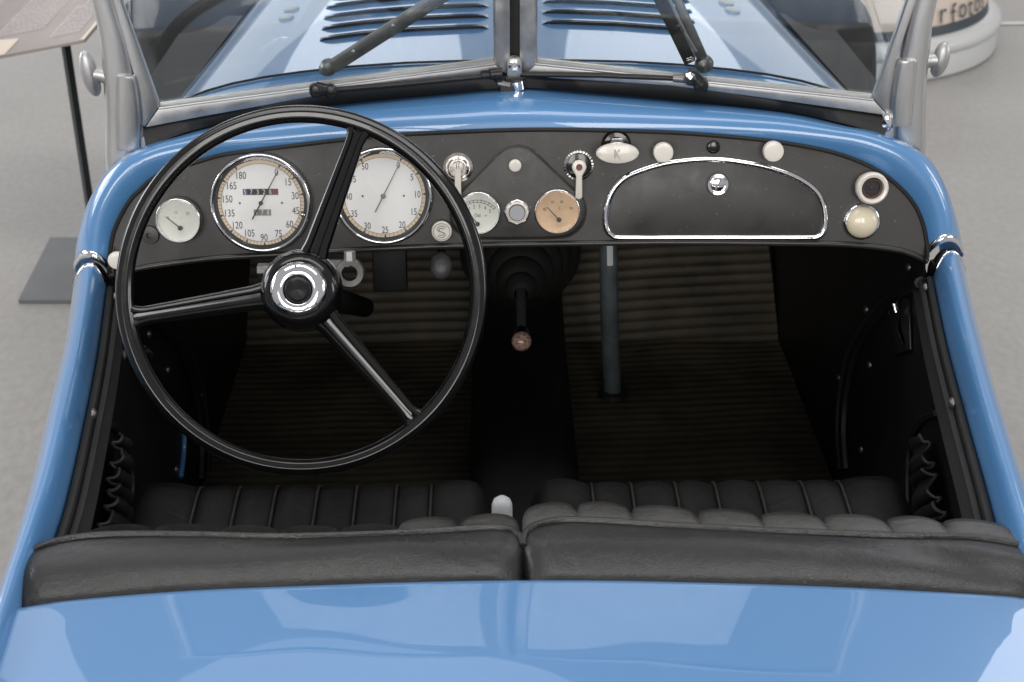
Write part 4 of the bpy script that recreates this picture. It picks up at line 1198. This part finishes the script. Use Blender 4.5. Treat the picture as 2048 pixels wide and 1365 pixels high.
def backrest(seat, pipe_px, low_px, splits, wtop, left):
    n = 70
    P = resample([Rw(*p, wtop) for p in pipe_px], n); E = resample([Rw(*p, .842) for p in low_px], n)
    rows = []
    for k in range(12):
        t = k / 11; row = []
        for i in range(n):
            e = i / (n - 1)
            q = P[i].lerp(E[i], t)
            endf = min(1, min(e, 1 - e) / .06)
            bul = .020 * sin(pi * min(1, t * .62 + .0)) * (endf ** .5)
            wr = .004 * noise.noise(Vector((q.x * 7 + q.y * 9, q.y * 26 - q.x * 3, 2))) * sin(pi * t)
            dr = .004 * sin((q.x * 55 + q.y * 90)) * max(0, (q.x - .30) / .2) * sin(pi * t) ** 2 if not left else 0
            row.append(q + Vector((0, 0, bul + wr + dr - .012 * t ** 2)))
        rows.append(row)
    # under the deck
    rows.append([p + Vector((0, -.03, -.06)) for p in rows[-1]]); rows.append([p + Vector((0, -.02, -.25)) for p in rows[-1]])
    # end caps
    m = MB().grid(rows)
    for idx in (0, n - 1):
        col = [r[idx] for r in rows]
        inn = [Vector((p.x + (.010 if idx == 0 else -.010), p.y + .02, p.z - .16)) for p in col]
        m.grid([col, [p.lerp(q, .15) + Vector((-.006 if idx == 0 else .006, 0, 0)) for p, q in zip(col, inn)], inn])
    back = m.build('backrest', 'leather', seat, smooth=60)
    MB().tube([p + Vector((0, .001, .001)) for p in P], .0034, 8).build('back_piping', 'leather', seat)
    # channels of the front face rolling over the top
    sp = [min(n - 1, max(0, s)) for s in splits]
    for a, b in zip(sp, sp[1:]):
        rows = []
        K = 17
        lo = (.040 if a < 50 else .007) if left else 0
        for j in range(K):
            t = j / (K - 1); x = lerp(a, b, t); i0 = int(min(n - 2, math.floor(x))); q = P[i0].lerp(P[i0 + 1], x - i0)
            c = sin(pi * t) ** .32
            row = []
            for (dv, dw, cv, cw) in ((.0, -.002, 0, .001), (.004, -.001 - lo, 0, .0024), (.014, -.0035 - lo, .003, .0032), (.026, -.0065 - lo, .008, .0034), (.037, -.014 - lo, .012, .005), (.046, -.03, .012, .003), (.075, -.09, .012, .003), (.12, -.16, .012, .003), (.17, -.24, .012, .003)):
                row.append(Vector((q.x, q.y + dv + cv * c, q.z + dw + cw * c)))
            rows.append(row)
        MB().grid(rows).build('back_channel', 'leather_worn_sheen', seat, smooth=70)
    return back
backrest(seatL, [(41, 1135), (48, 1116), (72, 1100), (134, 1081), (226, 1072), (380, 1072), (537, 1076), (660, 1074), (752, 1071), (850, 1066), (913, 1062), (980, 1058), (1015, 1061), (1036, 1071), (1046, 1095)],
         [(24, 1224), (60, 1219), (200, 1204), (400, 1189), (600, 1181), (800, 1174), (960, 1170), (1048, 1170)], [0, 8, 17, 26, 34, 42, 50, 58, 69], .850, True)
backrest(seatR, [(1046, 1095), (1050, 1070), (1066, 1056), (1100, 1047), (1138, 1043), (1220, 1046), (1325, 1053), (1450, 1060), (1567, 1066), (1700, 1071), (1808, 1075), (1942, 1078), (2010, 1087), (2060, 1100), (2095, 1125)],
         [(1050, 1170), (1200, 1170), (1400, 1174), (1600, 1180), (1800, 1189), (1950, 1198), (2095, 1210)], [0, 10.5, 17.5, 26, 34, 42, 50, 57, 69], .850, False)

# ---- rear deck
dk = [(-260, 1262), (-120, 1240), (20, 1222), (200, 1203), (400, 1188), (600, 1180), (800, 1173), (1000, 1169), (1200, 1169), (1400, 1173), (1600, 1179), (1800, 1188), (2048, 1203), (2190, 1222), (2300, 1240)]
E = resample([Rw(*p, .850) for p in dk], 80)
for p in E: p.z = .850 - .03 * max(0, abs(p.x - UC) / .5 - .85)
rows = [[p + Vector((0, .010, -.012)) for p in E], [p + Vector((0, .010, -.004)) for p in E], [p + Vector((0, .006, -.0005)) for p in E], E]
for k in range(1, 26):
    t = k / 25; row = []
    for p in E:
        d = 1.35 * t ** 1.3
        x = (p.x - UC)
        drop = .018 * sin(min(1, d / .3) * pi / 2) * -1
        row.append(Vector((UC + x * (1 - .12 * t), p.y - d, p.z + .012 * sin(min(1, d / .45) * pi) - .16 * max(0, d - .15) ** 1.7 - .10 * (abs(x) / .5) ** 4 * min(1, d * .9) + .0075 * min(1, d * 7) * noise.noise(Vector((x * 3.4 + 7, d * 4.4, 5.3))) + .0012 * min(1, d * 7) * noise.noise(Vector((x * 11, d * 12, 2.1))))))
    rows.append(row)
rows.append([Vector((p.x, p.y - .06, .35)) for p in rows[-1]])
deck = MB().grid(rows).build('rear_deck', 'paint', car, smooth=50); tag(deck, 'blue rear deck behind the seats')

# ================================================================== info sign
sg = bpy.data.objects.new('info_sign', None); COL.objects.link(sg)
pb_ = Rw(196, 520, 0.012, 0); sg.location = (pb_.x, pb_.y, 0)
tag(sg, 'low information sign with slanted lettered panel on a dark post beside the car', 'sign')
SO = Vector((pb_.x, pb_.y, 0))
def sput(o): o.parent = sg; o.location = -SO; return o
n1 = Rw(36, 600, .012, 0); f1 = Rw(100, 475, .012, 0)
wv = Vector((.44, .0, 0))
sput(MB().prism([n1, n1 + wv, f1 + wv, f1], Vector((0, 0, -.011))).build('base_plate', 'sign_base', None, smooth=0, bevel=.001))
ptop = Rp(131, 86, Vector((pb_.x, pb_.y, 0)), Vector((0, -1, 0)), 0)
sput(MB().tube([Vector((pb_.x, pb_.y, .013)), Vector((pb_.x, pb_.y, ptop.z + .012))], .0125, 4).build('post', 'sign_post', None, smooth=0))
SN = Vector((-.30, -.10, .95)).normalized(); SPt = Vector((pb_.x, pb_.y, ptop.z + .02))
def SP(px, py, h=0): return Rp(px, py, SPt + SN * h, SN, 0)
c0 = SP(168, 80); ea = (SP(205, 36) - c0).normalized(); eb = (SP(0, 112) - c0).normalized()
panel = sput(MB().prism([c0, c0 + ea * .62, c0 + ea * .62 + eb * .50, c0 + eb * .50], SN * -.008).build('panel', 'sign_face', None, smooth=0, bevel=.001))
fS = (c0, ea, eb, SN)
m = MB()
rect(m, fS, .0, .62, .0, .012, .001)
strip = m.add([c0 + eb * .26 + SN * .0012, c0 + ea * .10 + eb * .26 + SN * .0012, c0 + ea * .16 + eb * .50 + SN * .0012, c0 + eb * .50 + SN * .0012], [(0, 1, 2, 3)]).build('border_and_glare', 'sign_cream', None, smooth=0)  # cream border; the corner patch is a bright reflection put in as colour
strip.parent = panel
random.seed(3)
for col, (x0, x1, nr, y0) in enumerate(((.06, .30, 8, .045), (.14, .58, 14, .20))):
    m = MB()
    for k in range(nr):
        y = y0 + k * .0125; x = x0
        end = x1 * random.uniform(.82, 1.0)
        while x < end:
            wl_ = random.uniform(.008, .03)
            rect(m, fS, x, min(end, x + wl_), y, y + .0042, .0024)
            x += wl_ + .005
    t = m.build('print_block', 'sign_ink', None, smooth=0); t.parent = panel

# ================================================================== round podium
pc = Vector((1.244, 5.85, 0)); R0 = .742
pod = bpy.data.objects.new('round_podium', None); COL.objects.link(pod); pod.location = pc
tag(pod, 'round white podium with dark lettering on a beige band', 'podium')
fP = (Vector((0, 0, 0)), Vector((1, 0, 0)), Vector((0, 1, 0)), Vector((0, 0, 1)))
def pput(o): o.parent = pod; return o
pput(MB().lathe(fP, [(R0 - .01, .001), (R0, .012), (R0, .085), (R0 - .005, .092)], 128).build('plinth', 'podium_white', None, smooth=40))
pput(MB().lathe(fP, [(R0 - .006, .092), (R0 + .004, .098), (R0 + .008, .115), (R0 + .002, .135), (R0 - .02, .150), (R0 - .05, .154)], 128).build('rim', 'podium_white', None, smooth=60))
pput(MB().lathe(fP, [(R0 - .048, .1535), (R0 - .058, .19)], 128).build('dark_band', 'podium_dark', None, smooth=60))
pput(MB().lathe(fP, [(R0 - .058, .19), (R0 - .085, .34), (R0 - .09, .345), (.001, .345)], 128).build('drum', 'podium_beige', None, smooth=40))
m = MB()
def pod_word(word, a_start, size, step):
    for i, ch in enumerate(word):
        a = a_start + i * step[i] if isinstance(step, list) else a_start + i * step
        r = R0 - .0625 + .0025
        rad = Vector((cos(a), sin(a), 0)); tan_ = Vector((-sin(a), cos(a), 0)); up = (Vector((0, 0, 1)) * .985 - rad * .177).normalized()
        put_text(m, ch, (rad * r + Vector((0, 0, .224)), tan_, up, (rad + Vector((0, 0, .177))).normalized()), 0, 0, 0.004, size, .95)
pod_word('rfotos', radians(-57), .112, radians(4.9))
w_ = pput(m.build('lettering', 'podium_dark', None, smooth=0))
